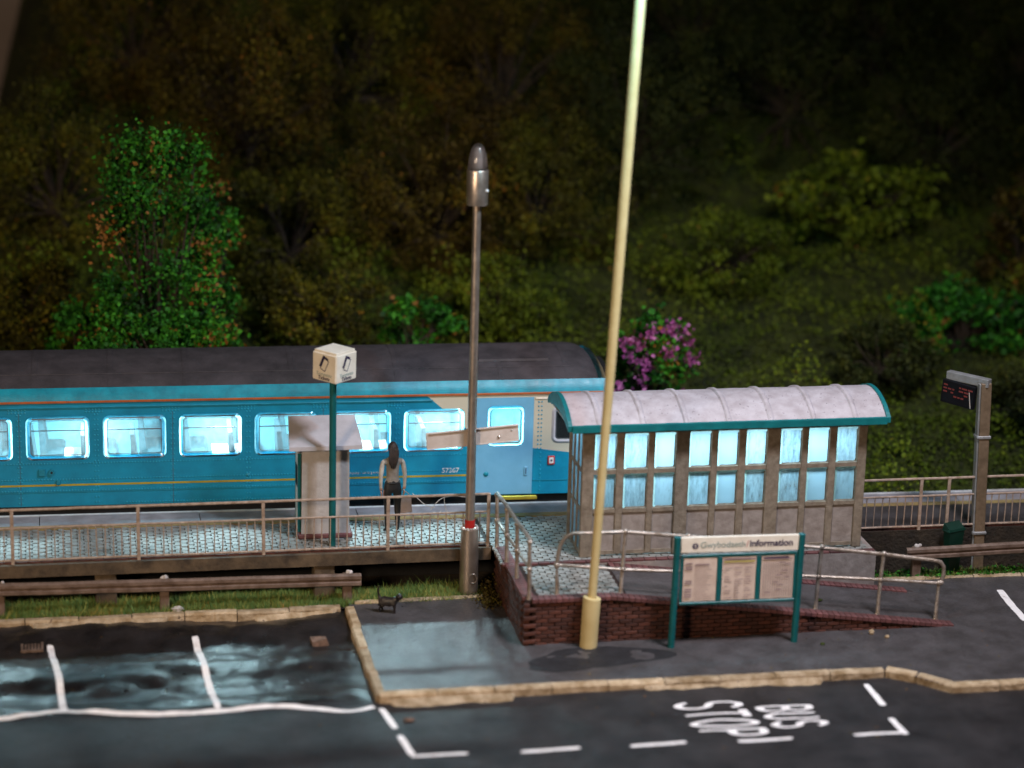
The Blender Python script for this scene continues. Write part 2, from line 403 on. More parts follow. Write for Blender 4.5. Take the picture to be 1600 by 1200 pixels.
g = sheet('ground', -26, 32, -16, 8.3, 0.6, lambda x, y: -0.13, M['soil']); tag(g, kind='structure')
hl = sheet('hill', -26, 34, 5.2, 31, 0.3, hill_h, M['bank']); tag(hl, kind='structure')
bd = one('backdrop', lambda b: b.box(-26, 36, 32, 32.2, -0.2, 22), M['backdrop']); tag(bd, kind='structure')

PAVE_X = -2.66
def kerb_line(x):            # back edge of the front kerb (road side of the pavement)
    if x < 6.0: return -2.34
    if x < 6.9: return -2.34 - 0.78 * (0.5 - 0.5 * math.cos(math.pi * (x - 6.0) / 0.9))
    return -3.12
road = sheet('road', -14, 16, -9, 1.75, 0.09, road_h, M['asphalt'],
             lambda x, y: not (x > PAVE_X + 0.1 and y > kerb_line(x) + 0.12) and not (x < PAVE_X and y > -2.42))
tag(road, kind='structure')
cp = sheet('car_park', -14, PAVE_X + 0.1, -2.42, 1.75, 0.06, road_h, M['carpark']); tag(cp, kind='structure')
pv = sheet('pavement', PAVE_X, 16, -3.3, 1.86, 0.07, pave_h, M['pavement'], lambda x, y: y > kerb_line(x) + 0.02)
tag(pv, kind='structure')
tr = sheet('track_bed', -16, 18, 4.4, 8.1, 0.25, lambda x, y: -0.06 + 0.03 * nz(x, y, 4, 9), M['soil']); tag(tr, kind='structure')
verge = sheet('verge', -14, 16, 1.70, 4.3, 0.12, lambda x, y: 0.055 + 0.05 * nz(x, y, 1.4, 5) + 0.02 * nz(x, y, 5, 6), M['soil']); tag(verge, kind='structure')

# dark asphalt patches let into the pavement round the yellow mast
def patch(name, cx, cy, rx, ry, seed, z=0.004):
    b = MB(); n = 26; vs = [(cx, cy, pave_h(cx, cy) + z)]
    for k in range(n):
        t = 2 * math.pi * k / n; r_ = 1 + 0.28 * nz(math.cos(t) * 1.6, math.sin(t) * 1.6, 1, seed)
        x, y = cx + rx * r_ * math.cos(t), cy + ry * r_ * math.sin(t)
        vs.append((x, y, pave_h(x, y) + z))
    b.add(vs, [(0, 1 + k, 1 + (k + 1) % n) for k in range(n)])
    return b.build(name, M['patch'], pv, smooth=True)
patch('asphalt_patch', 1.35, -1.22, 1.25, 0.42, 3)
patch('asphalt_patch', 0.55, -1.45, 0.55, 0.30, 8, 0.008)

# painted markings: ribbons draped on the surface
def ribbon(name, pts, w, hf, parent, lift=0.007, m=None, wob=0.12):
    b = MB(); P = []
    for (x0, y0), (x1, y1) in zip(pts[:-1], pts[1:]):
        n = max(2, int(math.hypot(x1 - x0, y1 - y0) / 0.06))
        P += [(x0 + (x1 - x0) * k / n, y0 + (y1 - y0) * k / n) for k in range(n)]
    P.append(pts[-1]); vs = []
    for i, (x, y) in enumerate(P):
        a = P[max(0, i - 1)]; c = P[min(len(P) - 1, i + 1)]
        dx, dy = c[0] - a[0], c[1] - a[1]; l = math.hypot(dx, dy) or 1
        ww = w / 2 * (1 + wob * nz(x, y, 6, 12))
        if i in (0, len(P) - 1): ww *= 0.72
        for s_ in (-1, 1):
            px, py = x - s_ * dy / l * ww, y + s_ * dx / l * ww
            vs.append((px, py, hf(px, py) + lift))
    b.add(vs, [(2 * i, 2 * i + 1, 2 * i + 3, 2 * i + 2) for i in range(len(P) - 1)])
    return b.build(name, m or M['paint_white'], parent)
def smooth_pts(ps, n=8):
    out = []
    for i in range(len(ps) - 1):
        p0 = ps[max(0, i - 1)]; p1 = ps[i]; p2 = ps[i + 1]; p3 = ps[min(len(ps) - 1, i + 2)]
        for k in range(n):
            t = k / n
            out.append(tuple(0.5 * ((2 * p1[j]) + (-p0[j] + p2[j]) * t + (2 * p0[j] - 5 * p1[j] + 4 * p2[j] - p3[j]) * t * t + (-p0[j] + 3 * p1[j] - 3 * p2[j] + p3[j]) * t ** 3) for j in range(len(p1))))
    out.append(tuple(ps[-1])); return out
ribbon('bay_line', [(-7.95, 0.87), (-7.80, -0.9), (-7.74, -2.25)], 0.115, road_h, cp)
ribbon('bay_line', [(-5.47, 0.78), (-5.38, -0.9), (-5.29, -2.42)], 0.115, road_h, cp)
ribbon('bay_line', smooth_pts([(-12, -2.3), (-10.2, -2.5), (-8.74, -2.39), (-7.74, -2.24), (-6.43, -2.47), (-5.3, -2.49), (-4.26, -2.44), (-3.25, -2.70), (-2.76, -2.57)]), 0.12, road_h, road)
for a, c in [((-2.66, -2.64), (-2.54, -3.46)), ((-2.51, -3.72), (-2.42, -4.50)), ((5.59, -2.64), (5.60, -3.55)), ((5.55, -4.04), (5.58, -4.72))]:
    ribbon('bus_bay_line', [a, c], 0.11, road_h, road)
for x0, x1, y in [(-2.45, -1.55, -4.56), (-0.71, 0.24, -4.60), (1.05, 1.96, -4.60), (2.79, 3.70, -4.66), (4.72, 5.60, -4.66)]:
    ribbon('bus_bay_line', [(x0, y), (x1, y + 0.02)], 0.09, road_h, road, lift=0.009)
ribbon('white_line', [(9.43, 1.05), (9.36, 0.3), (9.32, -0.5)], 0.14, pave_h, pv)

# road lettering BUS / STOP, each letter a set of strokes in a 1 x 1 cell (u across, v up)
def arc(cx, cy, rx, ry, a0, a1, n=12):
    return [(cx + rx * math.cos(R(a0 + (a1 - a0) * k / n)), cy + ry * math.sin(R(a0 + (a1 - a0) * k / n))) for k in range(n + 1)]
LET = {
 'S': [arc(0.5, 0.76, 0.42, 0.24, 20, 180, 10) + arc(0.5, 0.76, 0.42, 0.26, 180, 270, 6)[1:] + arc(0.5, 0.25, 0.42, 0.25, 90, 0, 6)[1:] + arc(0.5, 0.25, 0.42, 0.25, 0, -160, 10)[1:]],
 'T': [[(0.5, 0), (0.5, 1)], [(0.0, 0.96), (1.0, 0.96)]],
 'O': [arc(0.5, 0.5, 0.42, 0.5, 0, 360, 28)],
 'P': [[(0.1, 0), (0.1, 1), (0.55, 1)] + arc(0.55, 0.75, 0.38, 0.25, 90, -90, 10)[1:] + [(0.1, 0.5)]],
 'B': [[(0.1, 0), (0.1, 1), (0.5, 1)] + arc(0.5, 0.76, 0.36, 0.24, 90, -90, 9)[1:] + [(0.1, 0.52), (0.52, 0.52)] + arc(0.52, 0.26, 0.40, 0.26, 90, -90, 9)[1:] + [(0.1, 0)]],
 'U': [[(0.08, 1), (0.08, 0.3)] + arc(0.5, 0.3, 0.42, 0.30, 180, 360, 12)[1:] + [(0.92, 1)]],
}
def road_letter(ch, x0, y0, cw, chh, sx, sy, skew):
    """cell: u runs towards -Y (width cw), v runs towards +X (height chh)"""
    b = MB()
    for st in LET[ch]:
        P = []
        for (u0, v0), (u1, v1) in zip(st[:-1], st[1:]):
            n = max(1, int(math.hypot((u1 - u0) * cw, (v1 - v0) * chh) / 0.05))
            P += [(u0 + (u1 - u0) * k / n, v0 + (v1 - v0) * k / n) for k in range(n)]
        P.append(st[-1])
        W_ = [(x0 + v * chh + u * skew, y0 - u * cw) for u, v in P]; vs = []; fs = []
        for i, (x, y) in enumerate(W_):
            a = W_[max(0, i - 1)]; c = W_[min(len(W_) - 1, i + 1)]
            dx, dy = c[0] - a[0], c[1] - a[1]; l = math.hypot(dx, dy) or 1
            for s_ in (-1, 1):
                px, py = x - s_ * dy / l * sx / 2, y + s_ * dx / l * sy / 2
                vs.append((px, py, road_h(px, py) + 0.008 + 0.0006 * (i % 7)))
        b.add(vs, [(2 * i, 2 * i + 1, 2 * i + 3, 2 * i + 2) for i in range(len(W_) - 1)])
    return b.build('painted_letter', M['paint_white'], road)
for k, ch in enumerate('STOP'):
    road_letter(ch, 2.17 + 0.035 * k, -3.05 - 0.375 * k, 0.285, 1.04, 0.15, 0.058, 0.02)
for k, ch in enumerate('BUS'):
    road_letter(ch, 3.50 + 0.03 * k, -3.34 - 0.315 * k, 0.24, 0.84, 0.14, 0.052, 0.02)

# kerbs: every stone its own piece
def kerb(name, label, pts, z0, z1, w, seed, group='kerbs of the pavement and car park'):
    k = empty(name, (0, 0, 0), label=label, cat='kerb')
    rr = random.Random(seed)
    for (x0, y0), (x1, y1) in zip(pts[:-1], pts[1:]):
        L = math.hypot(x1 - x0, y1 - y0); ux, uy = (x1 - x0) / L, (y1 - y0) / L; nx, ny = -uy, ux
        n = max(1, round(L / 0.92))
        for i in range(n):
            a, c = L * i / n + 0.008, L * (i + 1) / n - 0.008
            b = MB(); ns = 5; vs = []; o1 = rr.uniform(-0.015, 0.015); o2 = rr.uniform(-0.012, 0.012)
            for j in range(ns + 1):
                s_ = a + (c - a) * j / ns
                px, py = x0 + ux * s_, y0 + uy * s_
                e = 0.010 * nz(px, py, 4, seed); t = 0.010 * nz(px, py, 3, seed + 1) + o2
                for off, z in ((0, z0), (0.0, z1 - 0.035 + t), (0.028, z1 + t), (w, z1 + t), (w, z0)):
                    vs.append((px + nx * (off + o1 + e), py + ny * (off + o1 + e), z))
            fs = [(j * 5 + q, (j + 1) * 5 + q, (j + 1) * 5 + q + 1, j * 5 + q + 1) for j in range(ns) for q in range(4)]
            fs += [tuple(range(4, -1, -1)), tuple(ns * 5 + q for q in range(5))]
            b.add(vs, fs); b.build('kerb_stone', M['kerb'], k)
    return k
KF = [(PAVE_X, -2.42), (6.0, -2.42)]
k1 = kerb('front_kerb', 'long tan plaster kerb between the pavement and the bus bay', KF + [(6.45, -2.72), (6.9, -3.20), (13, -3.20)], -0.08, 0.135, 0.16, 21)
k2 = kerb('side_kerb', 'short tan kerb dividing the car park from the pavement with the cat', [(PAVE_X - 0.1, 1.62), (PAVE_X - 0.06, -2.40)], -0.08, 0.14, 0.16, 22)
k3 = kerb('back_kerb', 'tan kerb along the grass strip at the back of the car park', [(-13, 1.60), (PAVE_X - 0.16, 1.60)], -0.08, 0.12, 0.15, 23)
k4 = kerb('edging_kerb', 'low crumbling edging between the pavement and the grass under the platform', [(PAVE_X + 0.1, 1.74), (-0.12, 1.82)], 0.05, 0.142, 0.09, 24)
k5 = kerb('edging_kerb', 'low pale edging between the right pavement and the mossy verge', [(7.3, 1.80), (13, 1.66)], 0.05, 0.142, 0.10, 25)
def smear(parent, x0, x1, y, seed, lo, hi):   # ragged filler at the foot of a kerb
    b = MB(); n = int((x1 - x0) / 0.07); vs = []
    for i in range(n + 1):
        x = x0 + (x1 - x0) * i / n
        d = max(0.02, lo + (hi - lo) * (0.5 + 0.9 * nz(x, 0, 1.3, seed)) + 0.04 * nz(x, 1, 6, seed))
        if i in (0, n): d = 0.01
        vs += [(x, y + 0.02, 0.075 + 0.02 * nz(x, 2, 4, seed)), (x, y - d * 0.45, road_h(x, y - d * .45) + 0.045 + 0.02 * nz(x, 5, 5, seed)), (x, y - d, road_h(x, y - d) + 0.002)]
    b.add(vs, [(3 * i + q, 3 * i + 3 + q, 3 * i + 4 + q, 3 * i + 1 + q)[::-1] for i in range(n) for q in (0, 1)])
    b.build('mortar_smear', M['kerb'], parent, smooth=True)
smear(k1, -2.5, -0.4, -2.42, 31, 0.06, 0.26)
smear(k1, 1.8, 4.9, -2.42, 33, 0.02, 0.17)
smear(k3, -8.3, -5.9, 1.60, 35, 0.03, 0.16)
smear(k3, -4.4, -2.9, 1.60, 36, 0.02, 0.22)

# ------------------------------------------------------------------ platform
P = empty('platform', (0, 0, 0), kind='structure')
b = MB()   # slab core
def slab(b, x0, x1, y0f, y1f, z0, z1, n=24):
    vs = []
    for i in range(n + 1):
        x = x0 + (x1 - x0) * i / n
        vs += [(x, y0f(x), z0), (x, y1f(x), z0), (x, y1f(x), z1), (x, y0f(x), z1)]
    fs = [(4 * i + q, 4 * i + 4 + q, 4 * i + 4 + (q + 1) % 4, 4 * i + (q + 1) % 4)[::-1] for i in range(n) for q in range(4)]
    fs += [(0, 1, 2, 3)[::-1], tuple(4 * n + q for q in range(4))]
    b.add(vs, fs)
b.cur = 0; slab(b, -14, 16, lambda x: 2.30, lambda x: edge_y(x) - 0.62, 0.80, 0.915)
b.build('platform_slab', M['joint'], P)
b = MB(); slab(b, -14, 0.0, lambda x: 2.20 + 0.012 * nz(x, 0, 2, 3), lambda x: 2.32, 0.70, 0.925, 90); b.build('front_beam', M['concrete'], P)
b = MB(); slab(b, 7.05, 16, lambda x: 2.275 + 0.008 * nz(x, 0, 2, 3), lambda x: 2.33, 0.10, 0.925, 60); b.build('front_beam', M['soil'], P)
b = MB(); slab(b, 0.22, 7.03, lambda x: 1.22, lambda x: 2.30, 0.10, 0.915, 20); b.build('shelter_plinth', M['shelter_panel'], P)
for x in (-13.0, -10.8, -6.95, -3.05):
    one('pier', lambda b: b.bbox(x - 0.19, x + 0.19, 2.24, 2.62, 0.0, 0.70, 0.02), M['concrete'], P)
one('back_wall', lambda b: slab(b, -14, 16, lambda x: 3.3, lambda x: edge_y(x) - 0.1, -0.1, 0.79), M['black'], P)
# coping slabs along the track edge, worn yellow line, paving
x = -14.0
while x < 16:
    x1 = x + 2.95
    b = MB(); slab(b, x + 0.008, x1 - 0.008, lambda q: edge_y(q) - 0.62, lambda q: edge_y(q) - 0.09, 0.80, 0.955 + random.uniform(-.004, .004), 4); b.build('coping_slab', M['coping'], P)
    x = x1
b = MB(); slab(b, -14, 16, lambda q: edge_y(q) - 0.088, lambda q: edge_y(q), 0.80, 0.957, 30); b.build('edge_line', M['white_panel'], P)
b = MB(); slab(b, -14, 16, lambda q: edge_y(q) - 0.80, lambda q: edge_y(q) - 0.622, 0.90, 0.951, 40); b.build('yellow_line', M['tactile'], P)
# interlocking pavers, zig-zag edged
def pavers(name, x0, x1, y0f, y1f, zf, parent, pw=0.115, pl=0.195, seed=1, inside=None):
    b = MB(); rr = random.Random(seed); nx = int((x1 - x0) / pw)
    for i in range(nx):
        xc = x0 + i * pw; lo = y0f(xc); hi = y1f(xc)
        y = lo - (pl / 2 if i % 2 else 0)
        while y < hi:
            a = max(lo, y + 0.015); c = min(hi, y + pl - 0.015)
            if c - a > 0.04 and (not inside or inside(xc, (a + c) / 2)):
                zz = zf(xc + pw / 2) + rr.uniform(-0.004, 0.004); h = 0.0045; m_ = (a + c) / 2; s_ = 0.030
                xl, xr = xc + h, xc + pw - h
                top = [(xl, a), (xr, a), (xr + s_, m_), (xr, c), (xl, c), (xl + s_, m_)]
                vs = [(px, py, zz) for px, py in top] + [(px, py, zz - 0.03) for px, py in top]
                b.add(vs, [(0, 1, 2, 5), (5, 2, 3, 4)] + [(q + 6, (q + 1) % 6 + 6, (q + 1) % 6, q) for q in range(6)])
            y += pl
    return tag(b.build(name, M['paver'], parent), kind='stuff')
pavers('paving', -12.5, -0.02, lambda x: 2.42, lambda x: edge_y(x) - 0.83, lambda x: 0.95, P, seed=2)
pavers('paving', 0.0, 7.0, lambda x: 1.32, lambda x: edge_y(x) - 0.83, lambda x: 0.95, P, seed=3)
one('tarmac', lambda b: slab(b, 7.02, 16, lambda x: 2.42, lambda x: edge_y(x) - 0.81, 0.90, 0.948), M['pavement'], P)
# red edging bricks under the fence
ebm = MB(); ebm.bbox(-0.105, 0.105, -0.05, 0.05, 0, 0.04, 0.006); eb = ebm.mesh('edging_brick', M['brick_cap'])
for i in range(56):
    link('edging_brick', eb, P, (-12.1 + 0.218 * i, 2.365, 0.916 + random.uniform(-.003, .003)))
for i in range(40):
    link('edging_brick', eb, P, (7.2 + 0.218 * i, 2.365, 0.916 + random.uniform(-.003, .003)))
for i in range(32):
    link('edging_brick', eb, P, (0.14 + 0.218 * i, 1.27, 0.916 + random.uniform(-.003, .003)))

# ------------------------------------------------------------------ ramp with brick wall
RP = empty('access_ramp', (0.08, -0.55, 0.1), label='red brick access ramp sloping down to the right in front of the shelter', cat='ramp')
ox, oy, oz = RP.location
def rl(x, y, z): return (x - ox, y - oy, z - oz)
b = MB()    # core, surface and mortar backing
n = 40; vs = []
for i in range(n + 1):
    x = 0.13 + (7.86 - 0.13) * i / n; zt = ramp_z(x) - 0.03
    vs += [rl(x, -0.49, 0.02), rl(x, 1.21, 0.02), rl(x, 1.21, zt), rl(x, -0.49, zt)]
b.add(vs, [(4 * i + q, 4 * i + 4 + q, 4 * i + 4 + (q + 1) % 4, 4 * i + (q + 1) % 4)[::-1] for i in range(n) for q in range(4)] + [(3, 2, 1, 0), tuple(4 * n + q for q in range(4))])
b.build('wall_core', M['mortar'], RP)
b = MB(); vs = []
x0 = 1.95
for i in range(n + 1):
    x = x0 + (7.95 - x0) * i / n
    for y in (-0.40, 0.1, 0.6, 1.12):
        vs.append(rl(x, y, ramp_z(x) - 0.012 + 0.008 * nz(x, y, 1.5, 8)))
b.add(vs, [(4 * i + q, 4 * i + 4 + q, 4 * i + 5 + q, 4 * i + 1 + q) for i in range(n) for q in range(3)])
b.build('ramp_surface', M['pavement'], RP, smooth=True)
lp = pavers('landing_paving', 0.36 - ox, 1.94 - ox, lambda x: -0.38 - oy, lambda x: 1.11 - oy, lambda x: ramp_z(x + ox) - 0.006 - oz, RP, seed=5)
bk = MB(); bk.bbox(-0.108, 0.108, -0.05, 0.05, -0.031, 0.031, 0.006); brick_me = bk.mesh('brick', M['brick'])
bh = MB(); bh.bbox(-0.0500, 0.0500, -0.05, 0.05, -0.031, 0.031, 0.006); half_me = bh.mesh('brick', M['brick'])
zc = 0.115; row = 0
while zc < 0.86:
    x = 0.18 - (0.0 if row % 2 else 0.115)
    while x < 7.9:
        cx = x + 0.115
        top = min(ramp_z(cx - 0.1), ramp_z(cx + 0.1)) - 0.075
        if cx > 0.2 and zc + 0.035 < top + 0.02:
            link('brick', brick_me, RP, rl(cx + random.uniform(-.003, .003), -0.497 + random.uniform(-.006, .006), zc), (0, 0, random.uniform(-.01, .01)))
        x += 0.229
    zc += 0.0725; row += 1
zc = 0.115; row = 0   # side wall facing the lamp post, with proud quoins at the corner
while zc < 0.86:
    y = -0.47 + (0.0 if row % 2 else 0.115)
    while y < 2.1:
        link('brick', brick_me, RP, rl(0.125 + random.uniform(-.006, .006), y + 0.115, zc), (0, 0, R(90)))
        y += 0.229
    q = 0.030 if row % 2 else -0.004
    link('quoin_brick', brick_me if row % 2 else half_me, RP, rl(0.19 if row % 2 else 0.14, -0.515 - q, zc))
    zc += 0.0725; row += 1
b = MB(); b.box(*[v for v in (0.17 - ox, 0.30 - ox, -0.44 - oy, 2.2 - oy, 0.0, 0.8)]); b.build('side_wall_core', M['mortar'], RP)
# capping course of headers along both top edges and the back kerb of the ramp
cb = MB(); cb.bbox(-0.050, 0.050, -0.105, 0.105, -0.036, 0.036, 0.006); cap_me = cb.mesh('capping_brick', M['brick_cap'])
x = 0.28
while x < 7.9:
    sl = 0 if x < 1.65 else -math.atan((PLAT - 0.13) / (7.92 - 1.65))
    link('capping_brick', cap_me, RP, rl(x, -0.475, ramp_z(x) - 0.022), (0, -sl, 0))
    x += 0.107
x = 2.0
while x < 7.6:
    sl = -math.atan((PLAT - 0.13) / (7.92 - 1.65))
    link('capping_brick', cap_me, RP, rl(x, 1.135, ramp_z(x) - 0.018), (0, -sl, 0)); x += 0.107
y = -0.36
while y < 2.15:
    link('capping_brick', cap_me, RP, rl(0.185, y, PLAT - 0.022), (0, 0, R(90))); y += 0.107

# ------------------------------------------------------------------ fences on the platform
def fence(label, x0, posts, x1, group=None):
    f = empty('platform_fence', (x0, 2.30, PLAT), label=label, cat='fence')
    def wob(x, s): return 0.006 * nz(x, s, 1.3, 14)
    def rail(z, r_, nm):
        b = MB(); n = int((x1 - x0) / 0.35)
        b.tube([(q * (x1 - x0) / n, wob(q, z), z + wob(q * 1.7, z + 3)) for q in range(n + 1)], r_, 7); b.build(nm, M['rustrail'], f, smooth=True)
    rail(0.985, 0.026, 'top_rail'); rail(0.645, 0.021, 'middle_rail'); rail(0.045, 0.021, 'bottom_rail')
    pb = MB(); pb.bbox(-0.030, 0.030, -0.022, 0.022, -0.14, 1.0, 0.006); pm = pb.mesh('post', M['rustrail'])
    bb = MB(); bb.tube([(0, 0, 0.045), (0, 0, 0.645)], 0.0115, 6); bmh = bb.mesh('baluster', M['rustrail'], True)
    ps = sorted(posts)
    for p in ps: link('post', pm, f, (p - x0, 0, 0), (0, R(random.uniform(-.5, .5)), 0))
    edges = [x0] + ps + [x1]
    for a, c in zip(edges[:-1], edges[1:]):
        if c - a < 0.2: continue
        n = max(1, round((c - a) / 0.148))
        for i in range(1, n):
            link('baluster', bmh, f, (a + (c - a) * i / n - x0 + random.uniform(-.006, .006), 0, 0), (R(random.uniform(-.6, .6)), R(random.uniform(-.9, .9)), 0))
    return f
fence('tan painted railing along the platform edge left of the ramp', -11.3, [-10.78, -8.56, -6.36, -4.14, -1.89, -0.05], -0.04)
fence('tan painted railing on the platform to the right of the shelter', 7.0, [7.02, 8.23, 8.78, 10.95], 12.8)

# ------------------------------------------------------------------ guard rails
def guard(label, x0, x1, ztop0, ztop1, y, posts, z_ground):
    g_ = empty('guard_rail', (x0, y, z_ground), label=label, cat='guard rail')
    n = max(8, int((x1 - x0) / 0.25)); L = x1 - x0
    prof = [(0.0, -0.235), (-0.045, -0.205), (-0.045, -0.150), (0.0, -0.125), (0.0, -0.110), (-0.045, -0.085), (-0.045, -0.030), (0.0, 0.0), (0.035, 0.0), (0.035, -0.235)]
    vs = []; fs = []; k = len(prof)
    for i in range(n + 1):
        t = i / n; zt = ztop0 + (ztop1 - ztop0) * t - z_ground
        for (yy, zz) in prof: vs.append((L * t, yy + 0.006 * nz(L * t, 0, 1.5, 40), zt + zz + 0.008 * nz(L * t, 1, 1.2, 41)))
    for i in range(n):
        for q in range(k): fs.append((i * k + q, i * k + k + q, i * k + k + (q + 1) % k, i * k + (q + 1) % k))
    fs += [tuple(range(k)), tuple(n * k + q for q in range(k - 1, -1, -1))]
    b = MB(); b.add(vs, fs); b.build('beam', M['armco'], g_)
    for p in posts:
        zt = ztop0 + (ztop1 - ztop0) * (p - x0) / L - z_ground
        one('post', lambda b: b.bbox(p - x0 - 0.085, p - x0 + 0.085, 0.037, 0.16, -0.06, zt - 0.02, 0.012), M['armco'], g_)
        def lump(b):
            for q in range(4): b.ball((p - x0 + random.uniform(-.08, .08), 0.07 + random.uniform(-.02, .03), zt - 0.005 + random.uniform(0, .02)), random.uniform(0.03, 0.05), 7, 5, 0.12)
        one('glue_lump', lump, M['pale_stone'], g_, smooth=True)
    return g_
guard('brown guard rail on the grass strip behind the parking bays', -10.6, -2.42, 0.73, 0.63, 1.92, [-8.80, -5.93, -2.66], 0.08)
guard('brown guard rail on the mossy verge in front of the green bin', 7.86, 13.0, 0.72, 0.80, 1.86, [8.10, 10.9], 0.08)

# ------------------------------------------------------------------ handrails
def handrail(name, label, base, path_top, path_mid, posts, r_=0.036):
    h = empty(name, base, label=label, cat='handrail')
    o = Vector(base)
    b = MB(); b.tube([Vector(p) - o for p in path_top], r_, 9); b.build('top_rail', M['steel_dull'], h, smooth=True)
    b = MB(); b.tube([Vector(p) - o for p in path_mid], r_ * 0.85, 9); b.build('middle_rail', M['steel_dull'], h, smooth=True)
    for (p0, pm, p1) in posts:
        b = MB(); a, m_, c = Vector(p0) - o, Vector(pm) - o, Vector(p1) - o
        b.tube([a - Vector((0, 0, 0.03)), a + (m_ - a) * 0.12, a + (m_ - a) * 0.5, m_, m_ + (c - m_) * 0.6, c], [r_ * 1.5, r_ * 1.05, r_ * 0.95, r_ * 1.05, r_ * 0.95, r_], 9)
        pst = b.build('post', M['steel_dull'], h, smooth=True)
        b = MB(); b.ball(m_, r_ * 1.55, 8, 6, 0.06); b.build('ball_joint', M['steel_dull'], pst, smooth=True)
        b = MB(); b.ball(c, r_ * 1.5, 8, 6, 0.06); b.build('ball_joint', M['steel_dull'], pst, smooth=True)
    return h
Yh = -0.27
xs = [0.72, 1.85, 2.98, 4.18, 5.42, 6.58, 7.68]
tops = [2.03, 2.03, 1.90, 1.77, 1.60, 1.43, 1.25]
bas = [(x, Yh, ramp_z(x) - 0.01) for x in xs]
def tz(x): return float(np.interp(x, xs, tops))
ptop = [(0.70, Yh, 1.44)] + [(0.72, Yh, 1.66), (0.755, Yh, 1.84), (0.84, Yh, 1.98), (0.98, Yh, 2.04)] + [(x, Yh + 0.012 * nz(x, 0, .8, 50), tz(x) + 0.012 * nz(x, 3, .9, 50)) for x in np.arange(1.25, 7.4, 0.3)] + [(7.55, Yh, 1.275), (7.70, Yh, 1.235), (7.77, Yh, 1.14), (7.78, Yh, 1.0), (7.74, Yh, 0.82)]
pmid = [(x, Yh + 0.010 * nz(x, 2, .8, 51), float(np.interp(x, [0.7, 1.83, 3.0, 5.4, 7.74], [1.47, 1.335, 1.25, 1.06, 0.83])) + 0.01 * nz(x, 5, .9, 50)) for x in [0.70] + list(np.arange(0.95, 7.6, 0.25)) + [7.74]]
def mid_at(x): return float(np.interp(x, [p[0] for p in pmid], [p[2] for p in pmid]))
posts = [((x, Yh - 0.02, b_[2]), (x + 0.02 if i else 0.70, Yh, mid_at(x)), (x + 0.05 if 0 < i < 6 else (0.705 if i == 0 else 7.74), Yh, tz(x) if 0 < i < 6 else (1.46 if i == 0 else 0.84))) for i, (x, b_) in enumerate(zip(xs, bas))]
handrail('ramp_handrail', 'two rail galvanised handrail running down the front of the brick ramp', (0.72, Yh, 0.95), ptop, pmid, posts)
ys = [2.16, 1.34, 0.52, -0.42]
xb = [0.10, 0.13, 0.16, 0.20]
handrail('ramp_handrail', 'short galvanised handrail at the left end of the ramp beside the lamp post', (0.15, 0.8, 0.95),
         [(0.08, 2.17, 1.97)] + [(0.07 + 0.13 * (2.1 - y) / 2.5 + 0.012 * nz(y, 0, 2, 52), y, 2.01 - 0.01 * (2.1 - y) + 0.012 * nz(y, 1, 2, 52)) for y in np.arange(2.05, -0.42, -0.3)] + [(0.19, -0.43, 1.97)],
         [(0.09 + 0.11 * (2.2 - y) / 2.6 + 0.01 * nz(y, 7, 2, 53), y, 1.47) for y in np.arange(2.16, -0.5, -0.26)],
         [((x, y, 0.95), (x - 0.01, y, 1.47), (x - 0.02, y, 1.96)) for x, y in zip(xb, ys)], 0.036)

# ------------------------------------------------------------------ coach (the train)
TL = -15.2        # far end of the coach, local x
T = empty('railway_coach', (2.85, 4.83, 0.0), R(-1.5), label='lit turquoise railway coach with charcoal roof standing at the platform', cat='train')
def tx(x): return x - 2.85
ZB, ZT = 1.03, 3.05
def rrect(x0, x1, z0, z1, r_, n=5):
    pts = []
    for cx, cz, a in ((x1 - r_, z1 - r_, 0), (x0 + r_, z1 - r_, 90), (x0 + r_, z0 + r_, 180), (x1 - r_, z0 + r_, 270)):
        for k in range(n + 1): pts.append((cx + r_ * math.cos(R(a + 90 * k / n)), cz + r_ * math.sin(R(a + 90 * k / n))))
    return pts
def holed(b, X0, X1, Z0, Z1, hole, y=0.0, depth=0.05):
    """rectangular panel X0..X1 x Z0..Z1 with one rounded hole, plus the reveal going inward"""
    n = len(hole); cx = sum(p[0] for p in hole) / n; cz = sum(p[1] for p in hole) / n
    outer = []
    for (px, pz) in hole:
        dx, dz = px - cx, pz - cz
        s_ = min(((X1 - cx) / dx if dx > 1e-9 else (X0 - cx) / dx if dx < -1e-9 else 1e9), ((Z1 - cz) / dz if dz > 1e-9 else (Z0 - cz) / dz if dz < -1e-9 else 1e9))
        outer.append((cx + dx * s_, cz + dz * s_))
    # push the nearest samples into the four corners
    for c in ((X0, Z0), (X1, Z0), (X1, Z1), (X0, Z1)):
        i = min(range(n), key=lambda k: (outer[k][0] - c[0]) ** 2 + (outer[k][1] - c[1]) ** 2); outer[i] = c
    vs = [(px, y, pz) for px, pz in outer] + [(px, y, pz) for px, pz in hole] + [(px, y + depth, pz) for px, pz in hole]
    fs = []
    for i in range(n):
        j = (i + 1) % n
        fs.append((j, i, n + i, n + j)); fs.append((n + j, n + i, 2 * n + i, 2 * n + j))
    b.add(vs, fs)
